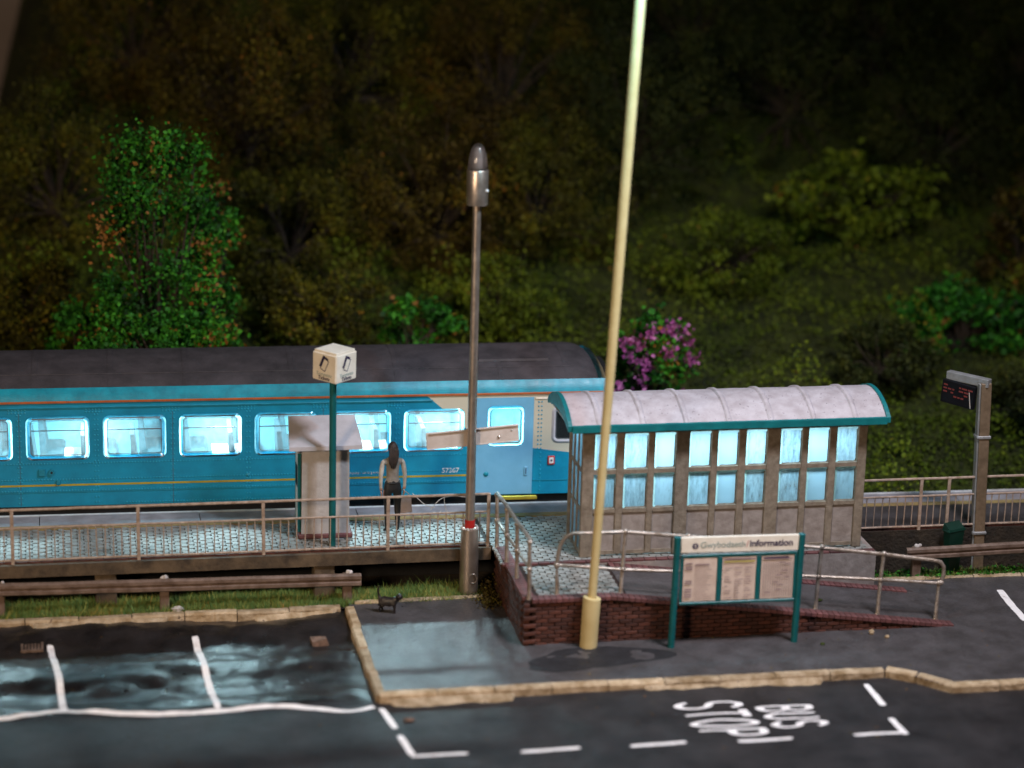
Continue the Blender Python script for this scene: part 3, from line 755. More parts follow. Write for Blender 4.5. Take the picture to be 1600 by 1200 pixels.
# body colour: cream panel behind a diagonal, turquoise elsewhere (the livery itself)
m, nt, bs = nodes_of('coach_livery')
tc = nt.nodes.new('ShaderNodeTexCoord'); sp = nt.nodes.new('ShaderNodeSeparateXYZ'); nt.links.new(tc.outputs['Object'], sp.inputs[0])
def mth(op, a, c):
    q = nt.nodes.new('ShaderNodeMath'); q.operation = op
    for i, v in enumerate((a, c)):
        if isinstance(v, (int, float)): q.inputs[i].default_value = v
        else: nt.links.new(v, q.inputs[i])
    return q.outputs[0]
XX, ZZ = sp.outputs[0], sp.outputs[2]
diag = mth('GREATER_THAN', mth('ADD', XX, mth('MULTIPLY', ZZ, 1.15)), tx(-0.82) + 3.06 * 1.15)
low = mth('GREATER_THAN', mth('ADD', ZZ, mth('MULTIPLY', XX, 0.14)), 1.96 + 0.14 * tx(1.26))
mask = mth('MULTIPLY', diag, low)
n1 = noise_node(nt, 2.2, 5)
blue = ramp(nt, n1.outputs['Fac'], [(0.3, (0.002, 0.165, 0.285)), (0.7, (0.003, 0.245, 0.415))])
mx = nt.nodes.new('ShaderNodeMix'); mx.data_type = 'RGBA'
nt.links.new(mask, mx.inputs[0]); nt.links.new(blue.outputs[0], mx.inputs[6]); mx.inputs[7].default_value = (0.50, 0.46, 0.36, 1)
nt.links.new(mx.outputs[2], bs.inputs['Base Color']); bs.inputs['Roughness'].default_value = 0.42
bn = noise_node(nt, 14, 4); bp = nt.nodes.new('ShaderNodeBump'); bp.inputs['Strength'].default_value = 0.12; bp.inputs['Distance'].default_value = 0.01
nt.links.new(bn.outputs['Fac'], bp.inputs['Height']); nt.links.new(bp.outputs[0], bs.inputs['Normal'])
M['livery'] = m

WX = [-8.32 + 1.414 * k for k in range(-4, 6)]   # window left edges (world x)
W_W, WZ0, WZ1 = 1.18, 1.94, 2.79
side = MB()
WZc0, WZc1 = 1.86, 2.87
cells = []
for w in WX: cells.append((tx(w) - 0.117, tx(w) + W_W + 0.117, rrect(tx(w) + 0.018, tx(w) + W_W - 0.018, WZ0 + 0.018, WZ1 - 0.018, 0.11)))
xA = cells[0][0]
for c in cells: holed(side, c[0], c[1], WZc0, WZc1, c[2], 0.0, 0.10)
xB = cells[-1][1]
def strip(b, x0, x1, z0, z1, y=0.0, n=1):
    for i in range(n):
        a, c = x0 + (x1 - x0) * i / n, x0 + (x1 - x0) * (i + 1) / n
        b.add([(a, y, z0), (c, y, z0), (c, y, z1), (a, y, z1)], [(0, 1, 2, 3)])
strip(side, TL, xA, ZB, ZT); strip(side, xA, xB, ZB, WZc0); strip(side, xA, xB, WZc1, ZT)
# doorway bay and cab bay
dx0, dx1 = tx(0.12), tx(1.26)
strip(side, xB, dx0, ZB, ZT)
holed(side, dx0, dx1, WZc0 - 0.15, WZc1 + 0.1, rrect(tx(0.375), tx(1.065), 2.035, 2.815, 0.11), 0.0, 0.10)
strip(side, dx0, dx1, ZB, WZc0 - 0.15); strip(side, dx0, dx1, WZc1 + 0.1, ZT)
holed(side, dx1, tx(2.45), WZc0, WZc1, rrect(tx(1.68), tx(2.22), 2.10, 2.74, 0.06), 0.0, 0.10)
strip(side, dx1, tx(2.45), ZB, WZc0); strip(side, dx1, tx(2.45), WZc1, ZT)
# rounded corner into the end wall
ce = [(tx(2.45) + 0.30 * math.sin(R(a)), 0.30 - 0.30 * math.cos(R(a))) for a in range(0, 91, 15)]
for (a, ya), (c, yc) in zip(ce[:-1], ce[1:]): side.add([(a, ya, ZB), (c, yc, ZB), (c, yc, ZT), (a, ya, ZT)], [(0, 1, 2, 3)])
ex = ce[-1][0]
side.add([(ex, 0.30, ZB), (ex, 2.66, ZB), (ex, 2.66, ZT), (ex, 0.30, ZT)], [(0, 1, 2, 3)])
side.build('side_wall', M['livery'], T)
one('far_wall', lambda b: (b.box(TL, ex, 2.62, 2.66, ZB, ZT)), M['coach_in'], T)
one('floor', lambda b: b.box(TL + .02, ex - .02, 0.11, 2.61, 1.05, 1.12), M['coach_in'], T)
one('ceiling', lambda b: b.box(TL + .02, ex - .02, 0.15, 2.55, 3.00, 3.03), M['coach_in'], T)
one('partition', lambda b: b.box(tx(1.30), tx(1.34), 0.11, 2.61, 1.13, 2.99), M['coach_in'], T)
one('partition', lambda b: b.box(tx(0.02), tx(0.05), 1.4, 2.61, 1.13, 2.99), M['coach_in'], T)
one('end_partition', lambda b: b.box(TL + .02, TL + .05, 0.11, 2.61, 1.13, 2.99), M['coach_in'], T)
# roof: upper turquoise band then charcoal arch
prof = [(-0.012, 3.05), (0.02, 3.14), (0.07, 3.23), (0.13, 3.30)]
arch = [(0.13, 3.30), (0.26, 3.385), (0.45, 3.465), (0.70, 3.545), (1.0, 3.605), (1.33, 3.63), (1.66, 3.605), (1.96, 3.545), (2.21, 3.465), (2.40, 3.385), (2.53, 3.30)]
xe = tx(2.60)
def extr(b, pr_, xs_, shrink=None):
    k = len(pr_); vs = []
    for j, x in enumerate(xs_):
        for (y, z) in pr_:
            s_ = shrink[j] if shrink else 1
            vs.append((x, 1.33 + (y - 1.33) * (0.6 + 0.4 * s_), 3.05 + (z - 3.05) * s_))
    b.add(vs, [(j * k + q, (j + 1) * k + q, (j + 1) * k + q + 1, j * k + q + 1) for j in range(len(xs_) - 1) for q in range(k - 1)])
xs_r = [TL, -9, -5, xe - 0.55, xe - 0.36, xe - 0.22, xe - 0.10, xe - 0.02, xe]
sh = [1, 1, 1, 1, 0.98, 0.92, 0.80, 0.62, 0.45]
b = MB(); extr(b, prof, [TL, -9, -5, xe - 0.5, xe + 0.1]); b.build('upper_band', M['upper_teal'], T, smooth=True)
b = MB(); extr(b, [(2.66, 3.05), (2.53, 3.30)], [TL, xe + 0.1]); b.build('upper_band', M['upper_teal'], T)
b = MB(); extr(b, arch, xs_r, sh); rf = b.build('roof', M['roof_dark'], T, smooth=True)
one('end_dome', lambda b: b.add([(xe + 0.1, y, z) for y, z in [(0, 3.05), (0.13, 3.28), (0.6, 3.38), (1.33, 3.42), (2.06, 3.38), (2.53, 3.28), (2.66, 3.05)]], [tuple(range(7))]), M['livery'], T)
one('roof_seam', lambda b: b.tube([(TL, 0.45, 3.470), (xe - 0.5, 0.45, 3.470)], 0.010, 5), M['roof_dark'], rf)
for x in (-14, -12.4, -11.0, -9.6, -8.2, -6.2, -4.2, -2.2, -0.9):
    b = MB(); k = len(arch); vs = []
    for xx in (x - 0.05, x + 0.05):
        vs += [(xx, y, z + 0.007) for y, z in arch]
    b.add(vs, [(q, k + q, k + q + 1, q + 1) for q in range(k - 1)]); b.build('roof_strap', M['roof_dark'], rf, smooth=True)
one('roof_hatch', lambda b: b.hexa([(-2.6, 0.62, 3.53), (-1.2, 0.62, 3.53), (-1.2, 1.5, 3.61), (-2.6, 1.5, 3.61), (-2.58, 0.64, 3.575), (-1.22, 0.64, 3.575), (-1.22, 1.48, 3.655), (-2.58, 1.48, 3.655)]), M['roof_dark'], rf)
one('gutter', lambda b: b.bbox(TL, tx(2.62), -0.030, 0.0, 3.045, 3.085, 0.006), M['orange'], T)
one('cornice', lambda b: b.tube([(TL, -0.004, 2.955), (tx(-0.70), -0.004, 2.955)], 0.022, 6), M['body_blue'], T, smooth=True)
one('cornice', lambda b: b.tube([(tx(1.30), -0.004, 2.955), (tx(2.44), -0.004, 2.955)], 0.018, 6), M['ivory'], T, smooth=True)
one('yellow_stripe', lambda b: b.box(TL, tx(0.06), -0.0045, 0.0, 1.425, 1.462), M['yellow'], T)
one('sole_bar', lambda b: b.box(TL, tx(2.5), -0.012, 0.0, 1.300, 1.312), M['body_blue'], T)
# windows
def window(x0, x1, z0, z1, bar=True, lip=True, nm='window'):
    w = MB(); o = rrect(x0, x1, z0, z1, 0.13); i = rrect(x0 + 0.075, x1 - 0.075, z0 + 0.080, z1 - 0.065, 0.07); k = len(o)
    mid = [((a[0] + c[0]) / 2, (a[1] + c[1]) / 2) for a, c in zip(o, i)]
    vs = [(p[0], -0.004, p[1]) for p in o] + [(p[0], -0.028, p[1]) for p in mid] + [(p[0], -0.010, p[1]) for p in i]
    w.add(vs, [(q * k + j, q * k + (j + 1) % k, (q + 1) * k + (j + 1) % k, (q + 1) * k + j)[::-1] for q in range(2) for j in range(k)])
    fr = w.build(nm, M['lip'], T, smooth=True)
    g_ = MB(); g_.add([(p[0], 0.012, p[1]) for p in i], [tuple(range(k))[::-1]]); g_.build('pane', M['train_glass'], fr)
    f = MB(); i2 = rrect(x0 + 0.100, x1 - 0.100, z0 + 0.105, z1 - 0.090, 0.055)
    vs = [(p[0], -0.004, p[1]) for p in rrect(x0 + 0.088, x1 - 0.088, z0 + 0.093, z1 - 0.078, 0.06)] + [(p[0], -0.004, p[1]) for p in i2]
    f.add(vs, [(j, (j + 1) % k, k + (j + 1) % k, k + j)[::-1] for j in range(k)])
    f.build('inner_frame', M['frame_dark'], fr)
    if bar:
        one('vent_bar', lambda b: b.box(x0 + 0.09, x1 - 0.09, -0.010, 0.004, z1 - 0.285, z1 - 0.268), M['frame_dark'], fr)
    return fr
for w in WX: window(tx(w), tx(w) + W_W, WZ0, WZ1)
# door
dm = MB(); holed(dm, dx0, dx1, 1.045, 2.99, rrect(tx(0.375), tx(1.065), 2.035, 2.815, 0.11), -0.022, 0.03)
dr = dm.build('door', M['door_blue'], T)
one('door_edge', lambda b: (b.box(dx0, dx0 + 0.012, -0.0215, 0, 1.045, 2.99), b.box(dx1 - 0.012, dx1, -0.0215, 0, 1.045, 2.99), b.box(dx0, dx1, -0.0215, 0, 1.045, 1.06)), M['door_blue'], dr)
def dlip(b):
    o = rrect(tx(0.36), tx(1.08), 2.02, 2.83, 0.13); i = rrect(tx(0.42), tx(1.02), 2.08, 2.77, 0.08); k = len(o)
    b.add([(p[0], -0.024, p[1]) for p in o] + [(p[0], -0.045, p[1]) for p in i] + [(p[0], -0.02, p[1]) for p in i], [(q * k + j, q * k + (j + 1) % k, (q + 1) * k + (j + 1) % k, (q + 1) * k + j)[::-1] for q in range(2) for j in range(k)])
one('window_lip', dlip, M['lip'], dr, smooth=True)
def dfr(b):
    o = rrect(tx(0.415), tx(1.025), 2.075, 2.775, 0.08); i = rrect(tx(0.435), tx(1.005), 2.095, 2.755, 0.07); k = len(o)
    b.add([(p[0], -0.016, p[1]) for p in o] + [(p[0], -0.016, p[1]) for p in i], [(j, (j + 1) % k, k + (j + 1) % k, k + j)[::-1] for j in range(k)])
one('inner_frame', dfr, M['frame_dark'], dr)
one('pane', lambda b: b.add([(p[0], -0.008, p[1]) for p in rrect(tx(0.42), tx(1.02), 2.08, 2.77, 0.07)], [tuple(range(24))[::-1]]), M['train_glass'], dr)
one('door_button', lambda b: (b.ball((tx(0.36), -0.024, 1.46), (0.05, 0.025, 0.05), 10, 6)), M['upper_teal'], dr, smooth=True)
one('door_handle', lambda b: (b.bbox(tx(1.10), tx(1.17), -0.045, -0.022, 1.42, 1.60, 0.01),), M['door_blue'], dr)
one('handle_slot', lambda b: b.box(tx(1.128), tx(1.142), -0.049, -0.045, 1.45, 1.57), M['navy'], dr)
one('door_step', lambda b: b.box(tx(0.62), tx(1.36), -0.10, 0.02, 0.955, 0.992), M['yellow'], T)
# cab window, emergency box, end frame
cw = window(tx(1.62), tx(2.28), 2.05, 2.80, bar=False, nm='cab_window')
for c in [cw]: c.data.materials.clear(); c.data.materials.append(M['kiosk_top'])
one('cab_bulkhead', lambda b: b.box(tx(1.40), tx(2.40), 0.14, 0.16, 1.9, 2.9), M['black'], T)
eb_ = one('alarm_box', lambda b: b.bbox(tx(1.56), tx(1.70), -0.03, 0.0, 1.62, 1.80, 0.012), M['red'], T)
one('box_plate', lambda b: b.bbox(tx(1.585), tx(1.675), -0.036, -0.030, 1.65, 1.77, 0.004), M['white_panel'], eb_)
one('box_dot', lambda b: b.ball((tx(1.63), -0.036, 1.71), (0.022, 0.006, 0.022), 8, 5), M['navy'], eb_)
one('gangway', lambda b: b.bbox(tx(2.76), tx(2.95), 0.75, 1.95, 1.05, 3.25, 0.05), M['black'], T)
for x, z, w_, h_ in ((-8.1, 1.63, 0.13, 0.14), (-7.78, 1.45, 0.075, 0.10), (-6.0, 1.55, 0.0, 0)):
    if w_: one('equipment_box', lambda b: b.bbox(tx(x), tx(x) + w_, -0.035, 0, z, z + h_, 0.01), M['body_blue'], T)
one('filler_cap', lambda b: b.tube([(tx(-7.86), 0.0, 1.70), (tx(-7.86), -0.035, 1.70)], [0.062, 0.055], 14), M['body_blue'], T, smooth=True)
one('filler_dot', lambda b: b.tube([(tx(-7.86), -0.034, 1.70), (tx(-7.86), -0.040, 1.70)], 0.022, 10), M['black'], T)
one('side_lamp', lambda b: b.ball((tx(-4.20), -0.002, 1.56), (0.05, 0.02, 0.035), 8, 5), M['body_blue'], T, smooth=True)
# rivets: too small to pick apart, one part
def rivets(b):
    def riv(x, z): b.ball((x, -0.001, z), (0.017, 0.014, 0.017), 6, 4)
    for w in WX:
        for dx in (-0.145, -0.088):
            for k in range(18):
                z = 1.10 + k * 0.101
                riv(tx(w) + dx, z)
        for z in (2.865, 2.915):
            for k in range(6): riv(tx(w) - 0.30 + k * 0.06, z)
    x = xA
    while x < dx0 - 0.1:
        for z in (1.335, 1.555, 1.870): riv(x, z)
        if x > tx(-6.5): riv(x, 1.075)
        x += 0.056
    for z in [1.1 + 0.085 * k for k in range(22)]:
        riv(tx(1.42), z); riv(tx(1.36), z) if z > 1.9 else None
M['rivet'] = mat('highlit_rivets', (0.02, 0.31, 0.47), rough=0.35, bump=0)  # lighter than the body paint: the highlight on the heads is in the colour
tag(one('rivets', rivets, M['rivet'], T), kind='stuff')
one('panel_joint', lambda b: [b.box(tx(w) - 0.120, tx(w) - 0.113, -0.003, 0, 1.04, 2.93) for w in WX[::2]], M['frame_dark'], T)
# lettering
text('coach_number', '57367', 0.135, M['white_panel'], T, (tx(-0.33), -0.004, 1.545), align='CENTER', bold=0.002)
text('slogan', 'company / un o gwmniau', 0.074, M['white_panel'], T, (tx(-1.98), -0.004, 1.545), align='CENTER')
# seats, tables and luggage racks seen through the windows
sm = MB(); sm.bbox(-0.24, 0.24, 0.15, 1.05, 0.30, 0.46, 0.05)
sm.hexa([(-0.24, 0.15, 0.44), (-0.10, 0.15, 0.44), (-0.10, 1.05, 0.44), (-0.24, 1.05, 0.44), (-0.27, 0.17, 1.22), (-0.19, 0.17, 1.22), (-0.19, 1.03, 1.22), (-0.27, 1.03, 1.22)])
sm.bbox(-0.16, 0.16, 0.3, 0.9, 0.0, 0.30, 0.01)
seat_me = sm.mesh('seat', M['seat'])
x = TL + 0.7; k = 0
while x < tx(-0.45):
    link('seat', seat_me, T, (x, 0.05, 1.12), (0, 0, 0 if k % 3 else R(180)) if False else (0, 0, 0))
    o2 = link('seat', seat_me, T, (x + 0.15, 1.50, 1.12))
    x += (0.86, 0.98, 0.92)[k % 3]; k += 1
for x in (-13.0, -10.2, -7.42, -4.6, -3.25):
    one('table', lambda b: (b.bbox(x - 0.28, x + 0.28, 0.14, 1.05, 1.82, 1.86, 0.01), b.box(x - 0.04, x + 0.04, 0.5, 0.58, 1.13, 1.82)), M['table'], T)
one('luggage_rack', lambda b: (b.bbox(TL + .1, tx(-0.2), 2.15, 2.60, 2.62, 2.66, 0.01), ), M['table'], T)
one('light_strip', lambda b: b.box(TL + .3, tx(1.25), 0.70, 0.90, 2.965, 2.995), M['led'], T)
for lx_ in (-11.8, -9.3, -7.0, -4.7, -2.35, -0.55, 0.72):
    cl = bpy.data.lights.new('coach_lamp', 'AREA'); cl.shape = 'RECTANGLE'; cl.size = 0.30; cl.size_y = 0.26; cl.energy = 265 if lx_ < 0.5 else 110; cl.color = (0.66, 0.94, 1.0)
    clo = bpy.data.objects.new('coach_lamp', cl); COL.objects.link(clo); clo.parent = T; clo.location = (tx(lx_), 0.80, 2.95)
# underframe and bogies
one('underframe', lambda b: b.box(TL, tx(2.45), 0.10, 2.56, 0.62, 1.035), M['black'], T)
for bx in (-2.6, TL + 2.4):
    bg = one('bogie', lambda b: (b.bbox(bx - 1.5, bx + 1.5, 0.25, 0.45, 0.35, 0.62, 0.03), b.bbox(bx - 1.5, bx + 1.5, 2.2, 2.4, 0.35, 0.62, 0.03), b.box(bx - .3, bx + .3, 0.46, 2.19, 0.4, 0.6)), M['black'], T)
    for wx in (bx - 0.95, bx + 0.95):
        for wy in (0.52, 2.06):
            one('wheel', lambda b: b.tube([(wx, wy, 0.45), (wx, wy + 0.10, 0.45)], 0.42, 20), M['wheel'], bg, smooth=True)
trk = empty('rails', (0, 0, 0), kind='structure')
for wy in (0.57, 2.11):
    one('rail', lambda b: b.box(-18, 14, wy - 0.035, wy + 0.035, -0.06, 0.03), M['wheel'], trk)
trk.location = (2.85, 4.83, 0); trk.rotation_euler = (0, 0, R(-1.5))

# ------------------------------------------------------------------ waiting shelter
SH = empty('waiting_shelter', (1.48, 1.45, PLAT), label='lit waiting shelter with glazed walls and curved grey teal edged roof', cat='shelter')
SX, SY, SZ = SH.location
HW = 2.45          # wall height
def sl(x): return x - SX
gap = 0.035
bounds = [1.72, 3.30 + 0.03, 5.02, 6.76]
postw = 0.085
def front_wall(y0, skip_middle=False, panes_on=True):
    cols = [[(1.70, 2.11), (2.25, 2.69), (2.81, 3.20)], [(3.45, 3.86), (3.98, 4.37), (4.51, 4.90)], [(5.15, 5.56), (5.68, 6.08), (6.22, 6.62)]]
    rows = [(0.90, 1.56), (1.64, 2.32)]
    xs_ = [1.48]
    for c in cols:
        for p in c: xs_ += list(p)
    xs_ += [6.79]
    # mullions between panes
    for bi, c in enumerate(cols):
        if skip_middle and bi == 1: continue
        for pi_, (a, d) in enumerate(c):
            for z0, z1 in rows:
                def pane(b):
                    pts = rrect(sl(a) + .004, sl(d) - .004, z0 + .004, z1 - .004, 0.03, 3); k = len(pts); q = 0.016
                    inner = rrect(sl(a) + .034, sl(d) - .034, z0 + .034, z1 - .034, 0.03, 3)
                    b.cur = 1
                    b.add([(p[0], y0 + 0.03, p[1]) for p in pts] + [(p[0], y0 + 0.012, p[1]) for p in inner], [(j, (j + 1) % k, k + (j + 1) % k, k + j)[::-1] for j in range(k)])
                    b.cur = 0
                    b.add([(p[0], y0 + 0.012, p[1]) for p in inner], [tuple(range(k))[::-1]])
                one('pane', pane, [M['shelter_pane'], M['shelter_rim']], SH, smooth=True)
            one('lower_panel', lambda b: b.box(sl(a) - 0.01, sl(d) + 0.01, y0 + 0.03, y0 + 0.05, gap + 0.06, 0.83), M['shelter_panel'], SH)
    edges = [(xs_[i], xs_[i + 1]) for i in range(0, len(xs_), 2)]
    for i, (a, d) in enumerate(edges):
        if skip_middle and i in (4, 5): continue
        deep = 0.018 if i % 3 == 0 else 0.0
        one('post', lambda b: b.bbox(sl(a), sl(d), y0 - deep, y0 + 0.075, 0.0 if i % 3 == 0 else gap, HW, 0.012), M['shelter_frame'], SH)
    for bi, c in enumerate(cols):
        if skip_middle and bi == 1: continue
        for z0, z1, dp in ((0.83, 0.90, 0.004), (1.56, 1.64, 0.002), (2.32, HW, 0.002), (gap, gap + 0.07, 0.004)):
            for pi_, (a, d) in enumerate(c):
                one('cross_rail', lambda b: b.box(sl(a) - 0.002, sl(d) + 0.002, y0 + 0.006 - dp, y0 + 0.07, z0, z1), M['shelter_frame'], SH)
front_wall(0.0)
front_wall(1.09, skip_middle=True)
def end_wall(x0, nm):
    for y in (0.08, 0.40, 0.73, 1.02):
        one('post', lambda b: b.bbox(x0, x0 + 0.07, y, y + 0.065, gap, HW, 0.01), M['shelter_frame'], SH)
    for z0, z1 in ((gap, gap + 0.06), (0.83, 0.90), (1.56, 1.63), (2.33, HW)):
        for a, d in ((0.145, 0.40), (0.465, 0.73), (0.795, 1.02)):
            one('cross_rail', lambda b: b.box(x0 + 0.008, x0 + 0.06, a, d, z0, z1), M['shelter_frame'], SH)
    for a, d in ((0.145, 0.40), (0.465, 0.73), (0.795, 1.02)):
        for z0, z1 in ((gap + .06, 0.83), (0.90, 1.56), (1.63, 2.33)):
            one('pane', lambda b: b.box(x0 + 0.025, x0 + 0.04, a + .002, d - .002, z0 + .002, z1 - .002), M['shelter_pane'], SH)
end_wall(sl(1.49), 'l'); end_wall(sl(6.70), 'r')
# curved roof
RY0, RY1, RZ, RH = 1.17 - SY, 3.02 - SY, 3.47 - SZ, 0.32
RX0, RX1 = sl(1.17), sl(7.08)
def rz_(t, h=RH): return RZ + h * (1 - (2 * t - 1) ** 2) ** 0.9
def roofmesh(b):
    n, k = 30, 14; top = []; bot = []
    for j in range(n + 1):
        x = RX0 + 0.03 + (RX1 - RX0 - 0.06) * j / n
        for i in range(k + 1):
            t = i / k; y = RY0 + 0.02 + (RY1 - RY0 - 0.04) * t
            top.append((x, y, rz_(t) + 0.02 + 0.008 * nz(x, y, 2.2, 60)))
    b.add(top, [(j * (k + 1) + i, (j + 1) * (k + 1) + i, (j + 1) * (k + 1) + i + 1, j * (k + 1) + i + 1) for j in range(n) for i in range(k)])
    b.add([(x, y, z - 0.05) for x, y, z in top], [(j * (k + 1) + i, j * (k + 1) + i + 1, (j + 1) * (k + 1) + i + 1, (j + 1) * (k + 1) + i) for j in range(n) for i in range(k)])
rfs = one('roof', roofmesh, M['shelter_roof'], SH, smooth=True)
one('soffit', lambda b: b.box(RX0 + .05, RX1 - .05, RY0 + .05, RY1 - .05, HW + 0.004, HW + 0.03), M['shelter_in'], SH)
for x in np.linspace(RX0 + 0.55, RX1 - 0.62, 7):
    def rib(b):
        k = 16; vs = []
        for i in range(k + 1):
            t = i / k; y = RY0 + 0.02 + (RY1 - RY0 - 0.04) * t; z = rz_(t) + 0.022; w = 0.055 + 0.01 * nz(x, y, 3, 61)
            vs += [(x - w, y, z), (x - w * .5, y, z + 0.028), (x + w * .5, y, z + 0.028), (x + w, y, z)]
        b.add(vs, [(4 * i + q, 4 * i + q + 1, 4 * i + 5 + q, 4 * i + 4 + q)[::-1] for i in range(k) for q in range(3)])
    one('roof_rib', rib, M['shelter_roof'], rfs, smooth=True)
for x0, x1 in ((RX0 - 0.03, RX0 + 0.045), (RX1 - 0.045, RX1 + 0.03)):
    def gable(b):
        k = 18; a = []; c = []
        for i in range(k + 1):
            t = i / k; y = RY0 + (RY1 - RY0) * t; e = 0.006 * nz(y, x0, 5, 62)
            a.append((y, rz_(t) + 0.045 + e)); c.append((y, RZ - 0.055 + 0.16 * (1 - (2 * t - 1) ** 2) + e))
        vs = [(x0, y, z) for y, z in a] + [(x0, y, z) for y, z in c] + [(x1, y, z) for y, z in a] + [(x1, y, z) for y, z in c]; n = k + 1
        fs = []
        for i in range(k):
            fs += [(i, i + 1, n + i + 1, n + i), (2 * n + i, 3 * n + i, 3 * n + i + 1, 2 * n + i + 1), (i, 2 * n + i, 2 * n + i + 1, i + 1), (n + i, n + i + 1, 3 * n + i + 1, 3 * n + i)]
        b.add(vs, fs + [(0, n, 3 * n, 2 * n), (k, 2 * n + k, 3 * n + k, n + k)])
    one('gable_board', gable, M['teal_roof'], SH)
for y in (RY0 - 0.03, RY1 + 0.0):
    def fascia(b):
        n = 40; vs = []
        for i in range(n + 1):
            x = RX0 + 0.045 + (RX1 - RX0 - 0.09) * i / n; e = 0.010 * nz(x, y, 3, 63)
            vs += [(x, y, RZ - 0.075 + e), (x, y + 0.05, RZ - 0.075 + e), (x, y + 0.05, RZ + 0.055 + e * .5), (x, y, RZ + 0.045 + e * .5)]
        b.add(vs, [(4 * i + q, 4 * i + (q + 1) % 4, 4 * i + 4 + (q + 1) % 4, 4 * i + 4 + q)[::-1] for i in range(n) for q in range(4)] + [(0, 1, 2, 3), tuple(4 * n + q for q in (3, 2, 1, 0))])
    one('fascia', fascia, M['teal_roof'], SH)
one('bench', lambda b: (b.bbox(sl(2.2), sl(6.2), 0.30, 0.62, 0.42, 0.47, 0.01), b.box(sl(2.5), sl(2.6), 0.4, 0.5, 0, 0.42), b.box(sl(5.8), sl(5.9), 0.4, 0.5, 0, 0.42)), M['shelter_in'], SH)
for x in (2.78, 4.72, 5.42):
    one('lamp', lambda b: b.bbox(sl(x) - 0.10, sl(x) + 0.10, 0.42, 0.54, HW - 0.05, HW, 0.01), M['led_warm'], SH)
l = bpy.data.lights.new('shelter_lamp', 'AREA'); l.shape = 'RECTANGLE'; l.size = 4.9; l.size_y = 0.3; l.energy = 140; l.color = (0.55, 0.83, 1.0)
lo = bpy.data.objects.new('shelter_lamp', l); COL.objects.link(lo); lo.parent = SH; lo.location = (sl(4.15), 0.55, HW - 0.07)

# ------------------------------------------------------------------ ticket machine and its sign
K = empty('ticket_machine', (-2.95, 3.0, PLAT), R(0), label='grey ticket machine housing with slanted top on the platform paving', cat='ticket machine')
def kio(b):
    b.hexa([(-0.44, 0, 0), (0.44, 0, 0), (0.44, 0.55, 0), (-0.44, 0.55, 0), (-0.43, 0, 1.76), (0.43, 0, 1.76), (0.43, 0.55, 1.98), (-0.43, 0.55, 1.98)])
one('housing', kio, M['kiosk'], K)
one('cover', lambda b: b.hexa([(-0.68, -0.17, 1.735), (0.66, -0.17, 1.735), (0.60, 0.66, 2.075), (-0.62, 0.66, 2.075), (-0.68, -0.17, 1.815), (0.66, -0.17, 1.815), (0.60, 0.66, 2.155), (-0.62, 0.66, 2.155)]), M['kiosk_top'], K)
one('plinth', lambda b: b.bbox(-0.50, 0.50, -0.04, 0.6, 0, 0.09, 0.02), M['brick_cap'], K)
sp_ = one('front_panel', lambda b: b.bbox(-0.50, -0.441, 0.06, 0.50, 0.14, 1.60, 0.012), M['white_panel'], K)
one('panel_trim', lambda b: (b.box(-0.505, -0.448, 0.04, 0.059, 0.12, 1.62), b.box(-0.505, -0.448, 0.501, 0.52, 0.12, 1.62)), M['teal'], sp_)
one('screen', lambda b: b.box(-0.506, -0.501, 0.14, 0.42, 0.95, 1.35), M['screen'], sp_)

TS = empty('ticket_sign', (-2.87, 2.6, PLAT), label='teal post carrying a white ticket cube in front of the ticket machine', cat='sign')
one('post', lambda b: b.tube([(0, 0, 0), (0.0, 0, 1.6), (0.0, 0, 3.16)], 0.064, 16), M['teal'], TS, smooth=True)
cz0 = 3.15
cube = one('sign_box', lambda b: b.bbox(-0.255, 0.255, -0.255, 0.255, 0.0, 0.56, 0.006), M['ivory'], TS, loc=(0.02, 0, cz0), rot=(0, R(1.0), R(-47.4)))
for i in range(4):
    a = R(90 * i)
    pn = one('face_plate', lambda b: b.bbox(-0.268, 0.268, -0.281, -0.257, 0.012, 0.515, 0.008), M['ivory'], cube, rot=(0, 0, a))
    def icon(b):   # ticket pictogram: dark rear card and outlined front card, tilted
        c, s_ = math.cos(R(-24)), math.sin(R(-24))
        def q(pts, y):
            b.add([(px * c - pz * s_, y, 0.335 + px * s_ + pz * c) for px, pz in pts], [tuple(range(len(pts)))])
        q([(-0.085, -0.10), (-0.005, -0.10), (-0.005, 0.13), (-0.085, 0.13)], -0.2825)
        q([(-0.005, 0.06), (0.05, 0.06), (0.05, 0.13), (-0.005, 0.13)], -0.2825)
        for r4 in ([(-0.045, -0.13), (0.080, -0.13), (0.080, -0.115), (-0.045, -0.115)], [(0.065, -0.115), (0.080, -0.115), (0.080, 0.085), (0.065, 0.085)], [(-0.045, 0.085), (0.080, 0.085), (0.080, 0.10), (-0.045, 0.10)], [(-0.045, -0.115), (-0.030, -0.115), (-0.030, 0.085), (-0.045, 0.085)]):
            q(r4, -0.285)
        b.cur = 1; q([(-0.030, -0.115), (0.065, -0.115), (0.065, 0.085), (-0.030, 0.085)], -0.2845); b.cur = 0
    one('pictogram', icon, [M['navy'], M['ivory']], cube, rot=(0, 0, a))
    for s_, z_, m_, bd_ in (('Tocynnau', 0.135, M['print_teal'], 0.0), ('Tickets', 0.065, M['navy'], 0.002)):
        v = Matrix.Rotation(a, 3, 'Z') @ Vector((0, -0.283, z_))
        text('lettering', s_, 0.092, m_, cube, v, (R(90), 0, a), bold=bd_)

